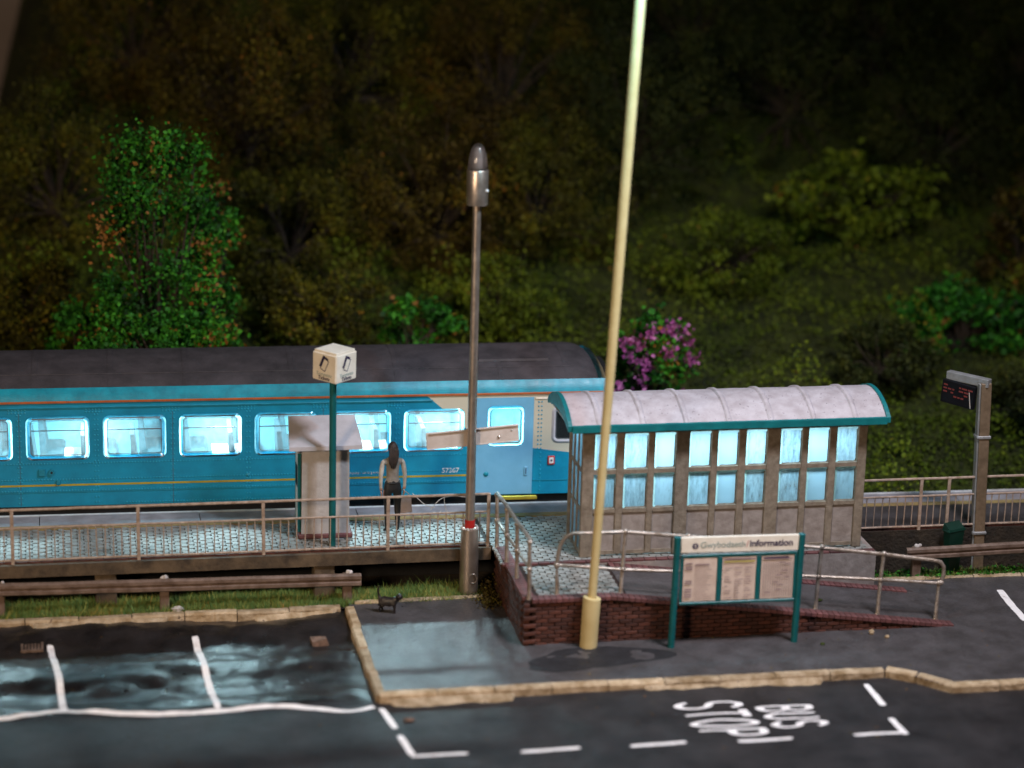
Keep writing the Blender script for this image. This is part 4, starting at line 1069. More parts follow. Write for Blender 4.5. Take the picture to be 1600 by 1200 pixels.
# ------------------------------------------------------------------ silver lamp post with sign board
LP = empty('lamp_post', (-0.42, 2.12, 0.08), label='silver metal lamp post with red band and pale sign board', cat='lamp post')
one('socket', lambda b: b.lathe([(0.175, -0.06), (0.172, 0.4), (0.168, 0.9), (0.160, 1.27), (0.125, 1.285)], 20), M['silver'], LP, smooth=True)
one('socket_ring', lambda b: b.tube([(0.05 + 0.07 * math.cos(t), -0.17, 0.35 + 0.09 * math.sin(t)) for t in np.linspace(0, 2 * math.pi, 17)], 0.010, 6), M['silver'], LP, smooth=True)
one('collar_lump', lambda b: [b.ball((0.14 * math.cos(t), 0.14 * math.sin(t), 1.285 + 0.01 * math.sin(3 * t)), random.uniform(0.018, 0.032), 6, 5, 0.1) for t in np.linspace(0, 6.1, 18)], M['pale_stone'], LP)
one('red_band', lambda b: b.lathe([(0.093, 1.29), (0.094, 1.44)], 20), M['red'], LP, smooth=True)
LPTOP = 7.30
one('pole', lambda b: b.lathe([(0.086, 1.28), (0.086, 2.0), (0.078, 4.5), (0.076, LPTOP)], 20), M['silver'], LP, smooth=True)
hd = one('lamp_head', lambda b: b.lathe([(0.08, LPTOP - 0.05), (0.185, LPTOP - 0.045), (0.19, LPTOP - 0.03), (0.19, LPTOP + 0.56), (0.18, LPTOP + 0.58), (0.15, LPTOP + 0.585)], 24), M['silver'], LP, smooth=True)
one('lamp_dome', lambda b: b.lathe([(0.178, LPTOP + 0.585), (0.172, LPTOP + 0.70), (0.150, LPTOP + 0.84), (0.110, LPTOP + 0.96), (0.055, LPTOP + 1.03), (0.004, LPTOP + 1.045)], 20), M['lamp_clear'], hd, smooth=True)
one('lamp_bulb', lambda b: b.ball((0, 0, LPTOP + 0.66), (0.085, 0.085, 0.07), 10, 8), M['white_panel'], hd, smooth=True)
one('lamp_core', lambda b: b.lathe([(0.09, LPTOP + 0.586), (0.09, LPTOP + 0.62), (0.07, LPTOP + 0.9), (0.02, LPTOP + 0.97)], 14), M['kiosk'], hd, smooth=True)
one('grub_screw', lambda b: b.ball((0.150, -0.125, LPTOP + 0.22), 0.032, 8, 6), M['white_panel'], hd, smooth=True)
sb = one('sign_board', lambda b: b.bbox(-0.86, 0.83, -0.02, 0.02, -0.155, 0.155, 0.008), M['sign_beige'], LP, loc=(0.05, 0.115, 2.97), rot=(0, R(-4.2), R(0)))
tag(sb, label='blank beige sign board fixed behind the pole')
one('board_lip', lambda b: (b.bbox(-0.80, 0.83, -0.05, -0.021, 0.135, 0.160, 0.006), b.bbox(-0.86, 0.83, -0.03, -0.021, -0.158, -0.135, 0.004)), M['sign_beige'], sb)
one('board_bolt', lambda b: (b.ball((0.46, -0.022, -0.04), 0.03, 7, 5), b.ball((0.70, -0.022, 0.06), 0.018, 6, 5)), M['silver'], sb)

# ------------------------------------------------------------------ tall yellow street lamp (its lantern is above the picture)
YP = empty('street_lamp', (1.21, -0.72, 0.11), label='tall leaning cream yellow lamp mast in front of the brick ramp', cat='street lamp')
lean = 0.042
one('base_tube', lambda b: b.tube([(-0.01, 0, -0.05), (0.0, 0, 0.05), (0.012, 0, 0.45), (0.03, 0, 0.88), (0.032, 0, 0.905), (0.033, 0, 0.91)], [0.150, 0.152, 0.153, 0.155, 0.152, 0.12], 20), M['yellow_pole'], YP, smooth=True)
one('mast', lambda b: b.tube([(0.03 + lean * z, 0, 0.88 + z) for z in (0, 0.4, 3, 6, 9, 11.6)], [0.076, 0.076, 0.079, 0.083, 0.086, 0.087], 18), M['yellow_pole'], YP, smooth=True)
lx = 0.03 + lean * 11.6
one('arm', lambda b: b.tube([(lx, 0, 12.40), (lx, -0.15, 12.62), (lx, -0.6, 12.78), (lx, -2.0, 12.86)], 0.05, 10), M['yellow_pole'], YP, smooth=True)
ln = one('lantern', lambda b: b.bbox(lx - 0.2, lx + 0.2, -2.9, -1.8, 12.76, 12.92, 0.05), M['silver'], YP)
one('lantern_glass', lambda b: b.bbox(lx - 0.13, lx + 0.13, -2.8, -2.0, 12.73, 12.759, 0.01), M['led_warm'], ln)
l = bpy.data.lights.new('street_lamp_bulb', 'POINT'); l.shadow_soft_size = 0.15; l.energy = 1250; l.color = (0.22, 0.74, 1.0)
lo = bpy.data.objects.new('street_lamp_bulb', l); COL.objects.link(lo); lo.parent = YP; lo.location = (lx, -2.4, 12.55)

# ------------------------------------------------------------------ information board
IB = empty('information_board', (2.66, -0.92, 0.11), R(-0.5), label='teal framed information board with three posters in front of the ramp', cat='information board')
for x, ln_, s_ in ((0, 2.02, 0.02), (2.21, 2.00, 0.02)):
    one('leg', lambda b: b.tube([(x - 0.03, 0, -0.04), (x - 0.015, 0, 0.8), (x - s_ * 0.2, 0, 1.7), (x, 0, ln_)], [0.062, 0.060, 0.060, 0.062], 10), M['teal'], IB, smooth=True)
hb = one('header_board', lambda b: b.hexa([(0.07, -0.035, 1.745), (2.14, -0.035, 1.725), (2.14, 0.035, 1.725), (0.07, 0.035, 1.745), (0.06, -0.035, 2.01), (2.15, -0.035, 1.995), (2.15, 0.035, 1.995), (0.06, 0.035, 2.01)]), M['ivory'], IB)
rot0 = (R(90), R(0.4), 0)
text('lettering', 'Gwybodaeth', 0.155, M['print_teal'], hb, (0.80, -0.0385, 1.865), rot0)
text('lettering', '/', 0.165, M['print_red'], hb, (1.235, -0.0385, 1.865), rot0)
text('lettering', 'information', 0.165, M['navy'], hb, (1.66, -0.0385, 1.865), rot0, bold=0.004)
ic = one('information_symbol', lambda b: b.tube([(0.31, -0.036, 1.855), (0.31, -0.039, 1.855)], 0.055, 16), M['navy'], hb)
text('lettering', 'i', 0.10, M['ivory'], hb, (0.31, -0.0415, 1.855), rot0, bold=0.003)
fr = one('frame', lambda b: (b.bbox(0.07, 2.14, -0.03, 0.03, 1.645, 1.70, 0.01), b.bbox(0.07, 2.14, -0.028, 0.028, 0.775, 0.825, 0.01), b.bbox(0.72, 0.81, -0.026, 0.026, 0.826, 1.644, 0.01), b.bbox(1.42, 1.50, -0.026, 0.026, 0.826, 1.644, 0.01), b.bbox(0.07, 0.115, -0.024, 0.024, 0.826, 1.644, 0.01), b.bbox(2.095, 2.14, -0.024, 0.024, 0.826, 1.644, 0.01)), M['teal'], IB)
one('back_panel', lambda b: b.box(0.116, 2.094, 0.004, 0.020, 0.826, 1.644), M['teal'], IB)
PX = [(0.125, 0.715), (0.815, 1.415), (1.51, 2.09)]
for i, (a, d) in enumerate(PX):
    def pap(b):
        n = 8; vs = []
        for j in range(n + 1):
            for k in range(n + 1):
                u, v = j / n, k / n; vs.append((a + (d - a) * u, -0.010 - 0.010 * nz(u * 2, v * 2 + i, 1, 70 + i) - 0.004, 0.840 + 0.79 * v + 0.004 * nz(u, v, 4, 71 + i)))
        b.add(vs, [(j * (n + 1) + k, (j + 1) * (n + 1) + k, (j + 1) * (n + 1) + k + 1, j * (n + 1) + k + 1) for j in range(n) for k in range(n)])
    po = one('poster', pap, M['paper'], IB, smooth=True)
    def marks(b):
        rr = random.Random(i); Yq = -0.029; w = d - a
        def r4(x0, x1, z0, z1): b.add([(x0, Yq, z0), (x1, Yq, z0), (x1, Yq, z1), (x0, Yq, z1)], [(0, 1, 2, 3)])
        if i == 0:
            for zz in (1.52, 1.46, 1.42, 1.20, 1.16, 1.05, 1.01, 0.96, 0.92): r4(a + 0.03, a + 0.15, zz, zz + 0.026)
            for k in range(16):
                zz = 0.88 + k * 0.042; r4(a + 0.20, a + 0.20 + rr.uniform(0.15, 0.34), zz, zz + 0.008)
            r4(a + 0.20, a + 0.45, 1.50, 1.525)
        elif i == 1:
            r4(a + 0.02, d - 0.02, 1.575, 1.60)
            for k in range(3):
                for q in range(14):
                    zz = 0.88 + q * 0.042
                    if rr.random() < 0.75: r4(a + 0.04 + k * 0.18, a + 0.04 + k * 0.18 + rr.uniform(0.06, 0.15), zz, zz + 0.012)
        else:
            r4(a + 0.04, d - 0.03, 1.56, 1.585)
            for k in range(13):
                xx = a + 0.04 + k * 0.042; r4(xx, xx + 0.008, 0.87, 1.52)
            for q in range(9):
                xx = a + rr.uniform(0.05, 0.42); zz = rr.uniform(0.9, 1.5); r4(xx, xx + 0.1, zz, zz + 0.016)
    tag(one('print', marks, M['print_mauve'], po), kind='stuff')
    if i:
        one('print', lambda b: b.add([(a + 0.03, -0.0305, 1.585), (d - 0.1, -0.0305, 1.585), (d - 0.1, -0.0305, 1.612), (a + 0.03, -0.0305, 1.612)], [(0, 1, 2, 3)]), M['navy'] if i == 2 else M['print_mauve'], po)
    if i == 1:
        one('print', lambda b: b.add([(a + 0.03, -0.0305, 1.535), (d - 0.03, -0.0305, 1.535), (d - 0.03, -0.0305, 1.562), (a + 0.03, -0.0305, 1.562)], [(0, 1, 2, 3)]), M['print_yellow'], po)

# ------------------------------------------------------------------ departure display on a mast
DM = empty('departure_display', (9.47, 2.32, 0.08), label='departure screen hanging from a brown mast behind the right guard rail', cat='display')
one('mast', lambda b: (b.bbox(-0.10, 0.10, -0.085, 0.085, -0.05, 3.70, 0.012),), M['cis'], DM, rot=(0, R(-2.0), 0))
one('mast_side', lambda b: b.bbox(-0.135, -0.101, -0.06, 0.08, -0.05, 3.69, 0.008), M['cis_grey'], DM, rot=(0, R(-2.0), 0))
for z in (0.72, 2.62): one('mast_collar', lambda b: b.bbox(-0.155, 0.125, -0.11, 0.105, z, z + 0.06, 0.012), M['cis_grey'], DM, loc=(-z * 0.035, 0, 0))
ag = math.atan2(0.62, -0.50)
arm = empty('arm_pivot', (-0.08, 0.02, 3.70)) if False else None
ar = one('arm', lambda b: b.bbox(-0.09, 0.80, -0.075, 0.075, -0.10, 0.06, 0.012), M['cis_grey'], DM, loc=(-0.13, 0.0, 3.72), rot=(0, 0, ag))
sc_ = one('screen_case', lambda b: b.bbox(0.10, 0.80, -0.04, 0.06, -0.56, -0.12, 0.01), M['screen'], DM, loc=(-0.22, -0.06, 3.72), rot=(0, R(-3), ag))
one('hanger', lambda b: (b.box(0.2, 0.28, -0.02, 0.04, -0.14, -0.09), b.box(0.6, 0.68, -0.02, 0.04, -0.14, -0.09)), M['black'], DM, loc=(-0.13, 0.0, 3.72), rot=(0, 0, ag))
def rows_(b):
    rr = random.Random(5)
    for zz in (-0.22, -0.285, -0.35, -0.415):
        x = 0.76
        while x > 0.2:
            w = rr.uniform(0.04, 0.11)
            if rr.random() < 0.85 and (zz > -0.4 or 0.35 < x < 0.55): b.box(x - w, x, 0.061, 0.0625, zz, zz + 0.03)
            x -= w + 0.02
tag(one('lettering', rows_, M['led_red'], sc_), kind='stuff')
one('screen_edge', lambda b: b.hexa([(0.14, 0.061, -0.54), (0.155, 0.061, -0.54), (0.155, 0.064, -0.54), (0.14, 0.064, -0.54), (0.20, 0.061, -0.24), (0.215, 0.061, -0.24), (0.215, 0.064, -0.24), (0.20, 0.064, -0.24)]), M['sign_beige'], sc_)

# ------------------------------------------------------------------ green bin behind the right guard rail
GB = empty('grit_bin', (8.86, 2.085, 0.10), R(22), label='dark green tapered bin between the right fence and guard rail', cat='bin'); GB.scale = (0.72, 0.66, 0.98)
one('tub', lambda b: b.hexa([(-0.17, -0.10, 0), (0.17, -0.10, 0), (0.17, 0.10, 0), (-0.17, 0.10, 0), (-0.26, -0.13, 0.88), (0.26, -0.13, 0.88), (0.26, 0.13, 0.88), (-0.26, 0.13, 0.88)]), M['bin'], GB)
one('lid', lambda b: b.hexa([(-0.29, -0.15, 0.885), (0.29, -0.15, 0.885), (0.29, 0.16, 0.885), (-0.29, 0.16, 0.885), (-0.26, -0.12, 0.93), (0.26, -0.12, 0.93), (0.26, 0.13, 1.03), (-0.26, 0.13, 1.03)]), M['bin'], GB)

# ------------------------------------------------------------------ skinned figures
def skin_mesh(verts, edges, levels=2, root=0):
    bm = bmesh.new(); ly = bm.verts.layers.skin.verify()
    vv = []
    for i, (co, r_) in enumerate(verts):
        v = bm.verts.new(co); v[ly].radius = (r_, r_) if not isinstance(r_, tuple) else r_; v[ly].use_root = (i == root); vv.append(v)
    for a, c in edges: bm.edges.new((vv[a], vv[c]))
    me = bpy.data.meshes.new('skin'); bm.to_mesh(me); bm.free()
    o = bpy.data.objects.new('tmp', me); COL.objects.link(o)
    s_ = o.modifiers.new('s', 'SKIN'); s_.use_smooth_shade = True
    q = o.modifiers.new('d', 'SUBSURF'); q.levels = levels; q.render_levels = levels
    dg = bpy.context.evaluated_depsgraph_get(); dg.update()
    out = bpy.data.meshes.new_from_object(o.evaluated_get(dg))
    bpy.data.objects.remove(o); bpy.data.meshes.remove(me)
    return out
def add_to(me, mb):      # append helper geometry to a mesh (fingers, face)
    bm = bmesh.new(); bm.from_mesh(me)
    t = bpy.data.meshes.new('t'); t.from_pydata(mb.v, [], mb.f); t.polygons.foreach_set('use_smooth', [True] * len(t.polygons)); bm.from_mesh(t); bm.to_mesh(me); bm.free(); bpy.data.meshes.remove(t)

PE = empty('person', (-1.70, 3.14, PLAT), R(6), label='person with long dark hair, pale top and black trousers facing the coach', cat='person')
pv_ = [((0, 0, 0.95), (0.145, 0.10)), ((0, 0.01, 1.08), (0.115, 0.085)), ((0, 0.0, 1.22), (0.135, 0.095)), ((0, -0.005, 1.36), (0.150, 0.095)), ((0, 0, 1.455), (0.075, 0.065)), ((0, 0.01, 1.53), (0.050, 0.052)),
       ((-0.185, 0, 1.400), 0.056), ((-0.225, -0.01, 1.14), 0.043), ((-0.215, 0.015, 0.91), 0.030), ((-0.205, 0.02, 0.83), (0.020, 0.035)),
       ((0.185, 0, 1.400), 0.056), ((0.230, -0.01, 1.14), 0.043), ((0.235, 0.015, 0.91), 0.030), ((0.225, 0.02, 0.83), (0.020, 0.035)),
       ((-0.095, 0, 0.86), 0.098), ((-0.095, 0.01, 0.52), 0.062), ((-0.100, -0.03, 0.32), 0.056), ((-0.105, -0.02, 0.10), 0.034), ((-0.125, 0.10, 0.03), 0.030),
       ((0.095, 0, 0.86), 0.098), ((0.098, 0.02, 0.52), 0.062), ((0.100, -0.02, 0.32), 0.056), ((0.105, -0.01, 0.10), 0.034), ((0.125, 0.11, 0.03), 0.030)]
pe_ = [(0, 1), (1, 2), (2, 3), (3, 4), (4, 5), (3, 6), (6, 7), (7, 8), (8, 9), (3, 10), (10, 11), (11, 12), (12, 13), (0, 14), (14, 15), (15, 16), (16, 17), (17, 18), (0, 19), (19, 20), (20, 21), (21, 22), (22, 23)]
pm_ = skin_mesh(pv_, pe_)
ex_ = MB()
ex_.ball((0, 0.025, 1.635), (0.076, 0.096, 0.115), 16, 12)
ex_.tube([(0, 0.112, 1.655), (0, 0.128, 1.625), (0, 0.115, 1.612)], [0.008, 0.014, 0.008], 6)
for s_ in (-1, 1):
    ex_.ball((s_ * 0.077, 0.02, 1.635), (0.012, 0.022, 0.032), 8, 6)
    hx = -0.205 if s_ < 0 else 0.225
    for k, (dy, ln_) in enumerate(((0.030, 0.070), (0.010, 0.082), (-0.010, 0.078), (-0.028, 0.060))):
        ex_.tube([(hx, 0.02 + dy, 0.815), (hx + 0.002, 0.022 + dy * 1.05, 0.78), (hx - s_ * 0.008, 0.026 + dy, 0.80 - ln_), (hx - s_ * 0.018, 0.03 + dy, 0.79 - ln_)], [0.010, 0.009, 0.008, 0.005], 6)
    ex_.tube([(hx - s_ * 0.01, 0.045, 0.845), (hx - s_ * 0.022, 0.068, 0.81), (hx - s_ * 0.026, 0.074, 0.785)], [0.011, 0.010, 0.006], 6)
add_to(pm_, ex_)
pm_.materials.clear()
for k in ('top', 'trouser', 'skin', 'sleeve', 'black'): pm_.materials.append(M[k])
for p in pm_.polygons:
    c = p.center
    if c.z > 1.49: i = 2
    elif abs(c.x) > 0.165 and c.z > 0.885: i = 3
    elif abs(c.x) > 0.165 and c.z > 0.69 and c.z < 0.90: i = 2
    elif c.z > 1.02: i = 0
    elif c.z < 0.09: i = 4
    else: i = 1
    p.material_index = i; p.use_smooth = True
pb_ = link('body', pm_, PE)
def hairf(b):
    b.ball((0, 0.005, 1.655), (0.090, 0.098, 0.112), 16, 12, 0.03)
    for k in range(16):
        x = -0.07 + 0.14 * k / 15
        b.tube([(x * 0.8, -0.06, 1.67), (x, -0.095, 1.56), (x * 0.95 - 0.015, -0.108, 1.44), (x * 0.8 - 0.02 + 0.01 * math.sin(k), -0.112, 1.38), (x * 0.6 - 0.02, -0.105, 1.31 + 0.03 * math.cos(k * 2))], [0.03, 0.028, 0.026, 0.020, 0.006], 7)
one('hair', hairf, M['hair'], PE, smooth=True)
one('waistband', lambda b: b.tube([(0.138 * math.cos(t), 0.004 + 0.098 * math.sin(t), 1.005 + 0.008 * math.sin(t)) for t in np.linspace(0, 2 * math.pi, 25)], 0.013, 6), M['trouser'], PE, smooth=True)
BG = empty('carrier_bag', (-1.44, 3.19, 1.33), R(6), label='pinkish grey bag hanging from the right hand of the person', cat='bag')
one('bag_body', lambda b: b.hexa([(-0.11, -0.045, 0.0), (0.11, -0.045, 0.0), (0.11, 0.045, 0.0), (-0.11, 0.045, 0.0), (-0.095, -0.03, 0.30), (0.095, -0.03, 0.30), (0.095, 0.03, 0.30), (-0.095, 0.03, 0.30)]), M['bag'], BG)
one('bag_handle', lambda b: b.tube([(-0.07, 0, 0.29), (-0.05, 0, 0.37), (-0.03, 0, 0.415), (0.0, 0, 0.40), (0.05, 0, 0.36), (0.07, 0, 0.29)], 0.008, 6), M['bag'], BG, smooth=True)

CT = empty('cat', (-2.02, 1.28, 0.122), R(-24), label='small black cat with raised tail standing on the pavement', cat='cat'); CT.scale = (0.9, 0.9, 0.9)
cv = [((-0.02, 0, 0.235), (0.058, 0.070)), ((0.10, 0, 0.232), (0.062, 0.072)), ((-0.13, 0, 0.245), (0.056, 0.070)), ((0.165, 0, 0.28), 0.050), ((0.215, 0, 0.325), 0.048),
      ((-0.17, 0, 0.285), 0.024), ((-0.195, 0, 0.36), 0.017), ((-0.205, 0, 0.45), 0.016), ((-0.19, 0, 0.515), 0.013), ((-0.165, 0, 0.535), 0.009),
      ((0.125, 0.042, 0.17), 0.030), ((0.130, 0.044, 0.09), 0.020), ((0.125, 0.044, 0.020), 0.016), ((0.15, 0.044, 0.012), 0.016),
      ((0.145, -0.042, 0.17), 0.030), ((0.150, -0.044, 0.09), 0.020), ((0.150, -0.044, 0.020), 0.016), ((0.175, -0.044, 0.012), 0.016),
      ((-0.11, 0.042, 0.175), 0.040), ((-0.085, 0.046, 0.125), 0.026), ((-0.135, 0.046, 0.075), 0.017), ((-0.125, 0.046, 0.018), 0.015), ((-0.10, 0.046, 0.012), 0.016),
      ((-0.14, -0.042, 0.175), 0.040), ((-0.115, -0.046, 0.125), 0.026), ((-0.165, -0.046, 0.075), 0.017), ((-0.155, -0.046, 0.018), 0.015), ((-0.13, -0.046, 0.012), 0.016)]
ce_ = [(0, 1), (0, 2), (1, 3), (3, 4), (2, 5), (5, 6), (6, 7), (7, 8), (8, 9), (1, 10), (10, 11), (11, 12), (12, 13), (1, 14), (14, 15), (15, 16), (16, 17), (2, 18), (18, 19), (19, 20), (20, 21), (21, 22), (2, 23), (23, 24), (24, 25), (25, 26), (26, 27)]
cv = [(co, tuple(q * 1.28 for q in r_) if isinstance(r_, tuple) else r_ * 1.28) for co, r_ in cv]
cm = skin_mesh(cv, ce_, 2)
ex_ = MB(); ex_.ball((0.235, 0, 0.345), (0.070, 0.064, 0.062), 12, 10); ex_.ball((0.286, 0, 0.328), (0.024, 0.026, 0.020), 8, 6)
for s_ in (-1, 1): ex_.tube([(0.225, s_ * 0.032, 0.38), (0.222, s_ * 0.040, 0.428)], [0.022, 0.003], 6)
add_to(cm, ex_); cm.materials.clear(); cm.materials.append(M['cat'])
for p in cm.polygons: p.use_smooth = True; p.material_index = 0
link('body', cm, CT)
for s_ in (-1, 1): one('eye', lambda b: b.ball((0.285, s_ * 0.026, 0.356), 0.008, 6, 5), M['cat_eye'], CT)

# ------------------------------------------------------------------ small loose things
DG = empty('drain_grate', (-8.25, 0.80, road_h(-8.25, 0.8)), label='small rectangular drain grate beside the left parking line', cat='drain grate')
one('frame', lambda b: (b.box(-0.19, 0.19, -0.20, -0.15, -0.01, 0.03), b.box(-0.19, 0.19, 0.15, 0.20, -0.01, 0.03), b.box(-0.19, -0.15, -0.149, 0.149, -0.01, 0.03), b.box(0.15, 0.19, -0.149, 0.149, -0.01, 0.03)), M['armco'], DG)
for k in range(5): one('bar', lambda b: b.box(-0.125 + 0.055 * k, -0.095 + 0.055 * k, -0.149, 0.149, -0.005, 0.024), M['armco'], DG)
one('pit', lambda b: b.box(-0.149, 0.149, -0.149, 0.149, -0.012, 0.004), M['black'], DG)
def stone(name, label, x, y, hf, r_, m_, cat='stone', group=None):
    b = MB(); b.ball((0, 0, r_[2] * 0.7), r_, 8, 6, 0.18)
    o = b.build(name, m_, None, loc=(x, y, hf(x, y))); tag(o, label, cat, group)
b = MB(); b.hexa([(-0.17, -0.10, -0.04), (0.14, -0.12, -0.05), (0.19, 0.09, -0.04), (-0.13, 0.12, -0.04), (-0.15, -0.07, 0.10), (0.10, -0.10, 0.12), (0.15, 0.06, 0.07), (-0.12, 0.10, 0.13)])
tag(b.build('rubble_chunk', M['rubble'], None, loc=(-3.34, 0.40, road_h(-3.34, 0.4)), rot=(0.1, -0.15, 0.3)), 'brown rubble chunk in the corner of the car park by the kerb', 'rubble')
stone('pebble', 'larger tan pebble at the foot of the brick ramp wall', 6.33, -0.74, pave_h, (0.06, 0.05, 0.05), M['kerb'])
stone('pebble', 'smaller tan pebble on the pavement below the brick ramp', 6.54, -0.97, pave_h, (0.045, 0.04, 0.035), M['kerb'])
stone('pale_stone', 'pale stone in the grass beside the middle guard rail post', -5.72, 1.82, lambda x, y: 0.09, (0.12, 0.07, 0.06), M['pale_stone'])
stone('moss_tuft', 'green moss tuft on the ramp surface behind the information board', 5.62, 0.16, lambda x, y: ramp_z(x) - 0.01, (0.07, 0.05, 0.025), M['bank'], 'moss')
stone('moss_tuft', 'yellow green moss tuft on the pavement under the information board', 5.3, -1.15, pave_h, (0.05, 0.04, 0.025), M['bank'], 'moss')
stone('pebble', 'flat tan crumb on the road near the bus bay corner', -2.28, -3.18, road_h, (0.09, 0.06, 0.025), M['rubble'])
# pale glue strands caught on the fence beside the person
ST = empty('glue_strands', (-0.9, 2.42, 1.3), label='thin pale strands caught on the fence right of the person', cat='strand')
for pts in ([(-0.52, 0.10, 0.62), (-0.30, 0.03, 0.42), (-0.12, 0.0, 0.36)], [(-0.20, 0, 0.32), (-0.02, 0.05, 0.50), (0.18, 0.02, 0.56), (0.45, 0, 0.55)], [(0.05, 0, 0.57), (0.06, 0.02, 0.45), (0.10, 0, 0.30), (0.24, 0, 0.10)], [(-0.15, 0, 0.28), (-0.05, 0, 0.26), (0.0, 0, 0.30)]):
    b = MB(); b.tube(smooth_pts(pts, 5), 0.006, 5); b.build('strand', M['wire'], ST)

# ------------------------------------------------------------------ vegetation
def leaf_mesh(name, C, size, m, tint, nrm_bias=None, aspect=0.75):
    """C: n x 3 leaf centres; each leaf one small bent quad"""
    n = len(C)
    d = rng.normal(size=(n, 3)); d /= np.linalg.norm(d, axis=1, keepdims=True)
    if nrm_bias is not None: d = d * 0.75 + nrm_bias; d /= np.linalg.norm(d, axis=1, keepdims=True)
    u = np.cross(d, rng.normal(size=(n, 3))); u /= np.linalg.norm(u, axis=1, keepdims=True)
    w = np.cross(d, u); s_ = (size * rng.uniform(0.6, 1.35, n))[:, None]
    a = C - u * s_ ; b_ = C + w * s_ * aspect + d * s_ * 0.2; c = C + u * s_; e = C - w * s_ * aspect + d * s_ * 0.2
    V = np.stack([a, b_, c, e], 1).reshape(-1, 3)
    me = bpy.data.meshes.new(name)
    me.vertices.add(4 * n); me.loops.add(4 * n); me.polygons.add(n)
    me.vertices.foreach_set('co', V.astype(np.float32).ravel())
    me.loops.foreach_set('vertex_index', np.arange(4 * n, dtype=np.int32))
    me.polygons.foreach_set('loop_start', np.arange(0, 4 * n, 4, dtype=np.int32))
    at = me.attributes.new('tint', 'FLOAT', 'POINT'); at.data.foreach_set('value', np.repeat(np.clip(tint, 0, 1), 4).astype(np.float32))
    me.materials.append(m); me.update(); me.validate()
    return me

def crown_points(n, R_, nclump, column=False, small=1.0, seed=0):
    """leaf centres in ragged sub-clumps over an uneven crown of half-size R_ = (rx, ry, rz)"""
    r2 = np.random.default_rng(seed)
    d = r2.normal(size=(nclump, 3)); d /= np.linalg.norm(d, axis=1, keepdims=True)
    cc = d * r2.uniform(0.35, 1.0, (nclump, 1)) ** 0.7
    if column:      # ragged upright column, wider towards the ground
        cc = r2.uniform(-1, 1, (nclump, 3)); w_ = 0.62 + 0.30 * (0.5 - 0.5 * cc[:, 2]); cc[:, 0] *= w_; cc[:, 1] *= w_
    rad = r2.uniform(0.12, 0.34, nclump) * small; tone = r2.normal(-0.02, 0.15, nclump)
    idx = r2.integers(0, nclump, n)
    q = r2.normal(size=(n, 3)); q /= np.linalg.norm(q, axis=1, keepdims=True)
    q *= np.abs(r2.normal(0.55, 0.34, (n, 1))) * rad[idx][:, None] * 1.25
    sc3 = np.array([1, 1, R_[0] / R_[2]]) if column else 1.0
    p = cc[idx] + q * sc3
    tint = 0.42 + tone[idx] + r2.normal(0, 0.17, n)
    p *= np.array(R_)
    return p, tint, cc * np.array(R_)

def tree(name, label, cat, base, crown_c, R_, n, leaf, m, seed, group=None, nclump=38, petals=None, limb=0.10, column=False, small=1.0):
    """base and crown centre in world coordinates; trunk and limbs reach into the clumps"""
    o = empty(name, base, label=label, cat=cat, group=group)
    B = Vector(base); off = np.array(crown_c) - np.array(base)
    p, tint, cc = crown_points(n, R_, nclump, column, small, seed)
    link('crown', leaf_mesh('crown', p + off, leaf, m, tint), o)
    rr = random.Random(seed); b = MB()
    top = Vector(off); fork = top * 0.55 - Vector((0, 0, 0))
    b.tube([(0, 0, -0.25), (fork.x * 0.4 + rr.uniform(-.1, .1), fork.y * 0.4, fork.z * 0.5), tuple(fork)], [limb, limb * 0.8, limb * 0.6], 7)
    b.build('trunk', M['bark'], o, smooth=True)
    b = MB()
    for c in cc[:40]:
        e = Vector(c) + top; mid = fork.lerp(e, 0.5) + Vector((rr.uniform(-.15, .15), rr.uniform(-.15, .15), rr.uniform(-.1, .2)))
        b.tube([tuple(fork), tuple(mid), tuple(e)], [limb * 0.45, limb * 0.28, limb * 0.10], 5)
    b.build('limbs', M['bark'], o, smooth=True)
    if petals:
        k, msz, mp = petals; r2 = np.random.default_rng(seed + 99)
        hc = r2.normal(size=(k, 3)); hc[:, 1] = -np.abs(hc[:, 1]); hc /= np.linalg.norm(hc, axis=1, keepdims=True); hc *= np.array(R_) * r2.uniform(0.8, 1.08, (k, 1))
        for h_ in hc:
            q = r2.normal(size=(26, 3)) * 0.075 + h_ + off
            link('blossom', leaf_mesh('blossom', q, msz, mp, r2.uniform(0.1, 1.0, 26)), o)
    return o

tree('broadleaf_tree', 'bright green tree with rusty leaf tips rising behind the coach roof', 'tree', (-5.7, 9.6, 0.35), (-5.60, 9.6, 4.25), (1.45, 0.9, 2.85), 15000, 0.052, M['leaf_green'], 101, nclump=74, column=True, small=1.15)
tree('broadleaf_tree', 'second green and rust tree just right of the bright green one', 'tree', (-4.6, 10.5, 0.6), (-4.60, 10.5, 3.6), (0.80, 0.7, 2.3), 6500, 0.055, M['leaf_green'], 102, nclump=44, column=True, small=1.2)
tree('low_bush', 'low green bush behind the coach roof left of the bright green tree', 'bush', (-7.2, 10.2, 0.6), (-7.2, 10.2, 2.6), (0.9, 0.7, 1.0), 2600, 0.070, M['leaf_green'], 103, nclump=26)
tree('low_bush', 'leafy green bush at the foot of the bright green tree', 'bush', (-5.7, 9.0, 0.25), (-5.6, 9.0, 2.95), (1.75, 0.5, 0.9), 6500, 0.055, M['leaf_green'], 109, nclump=34)
tree('low_bush', 'small green bush above the coach roof left of the lamp post', 'bush', (-0.25, 10.6, 0.9), (-0.25, 10.6, 3.0), (0.9, 0.6, 0.65), 2400, 0.065, M['leaf_green'], 104, nclump=24)
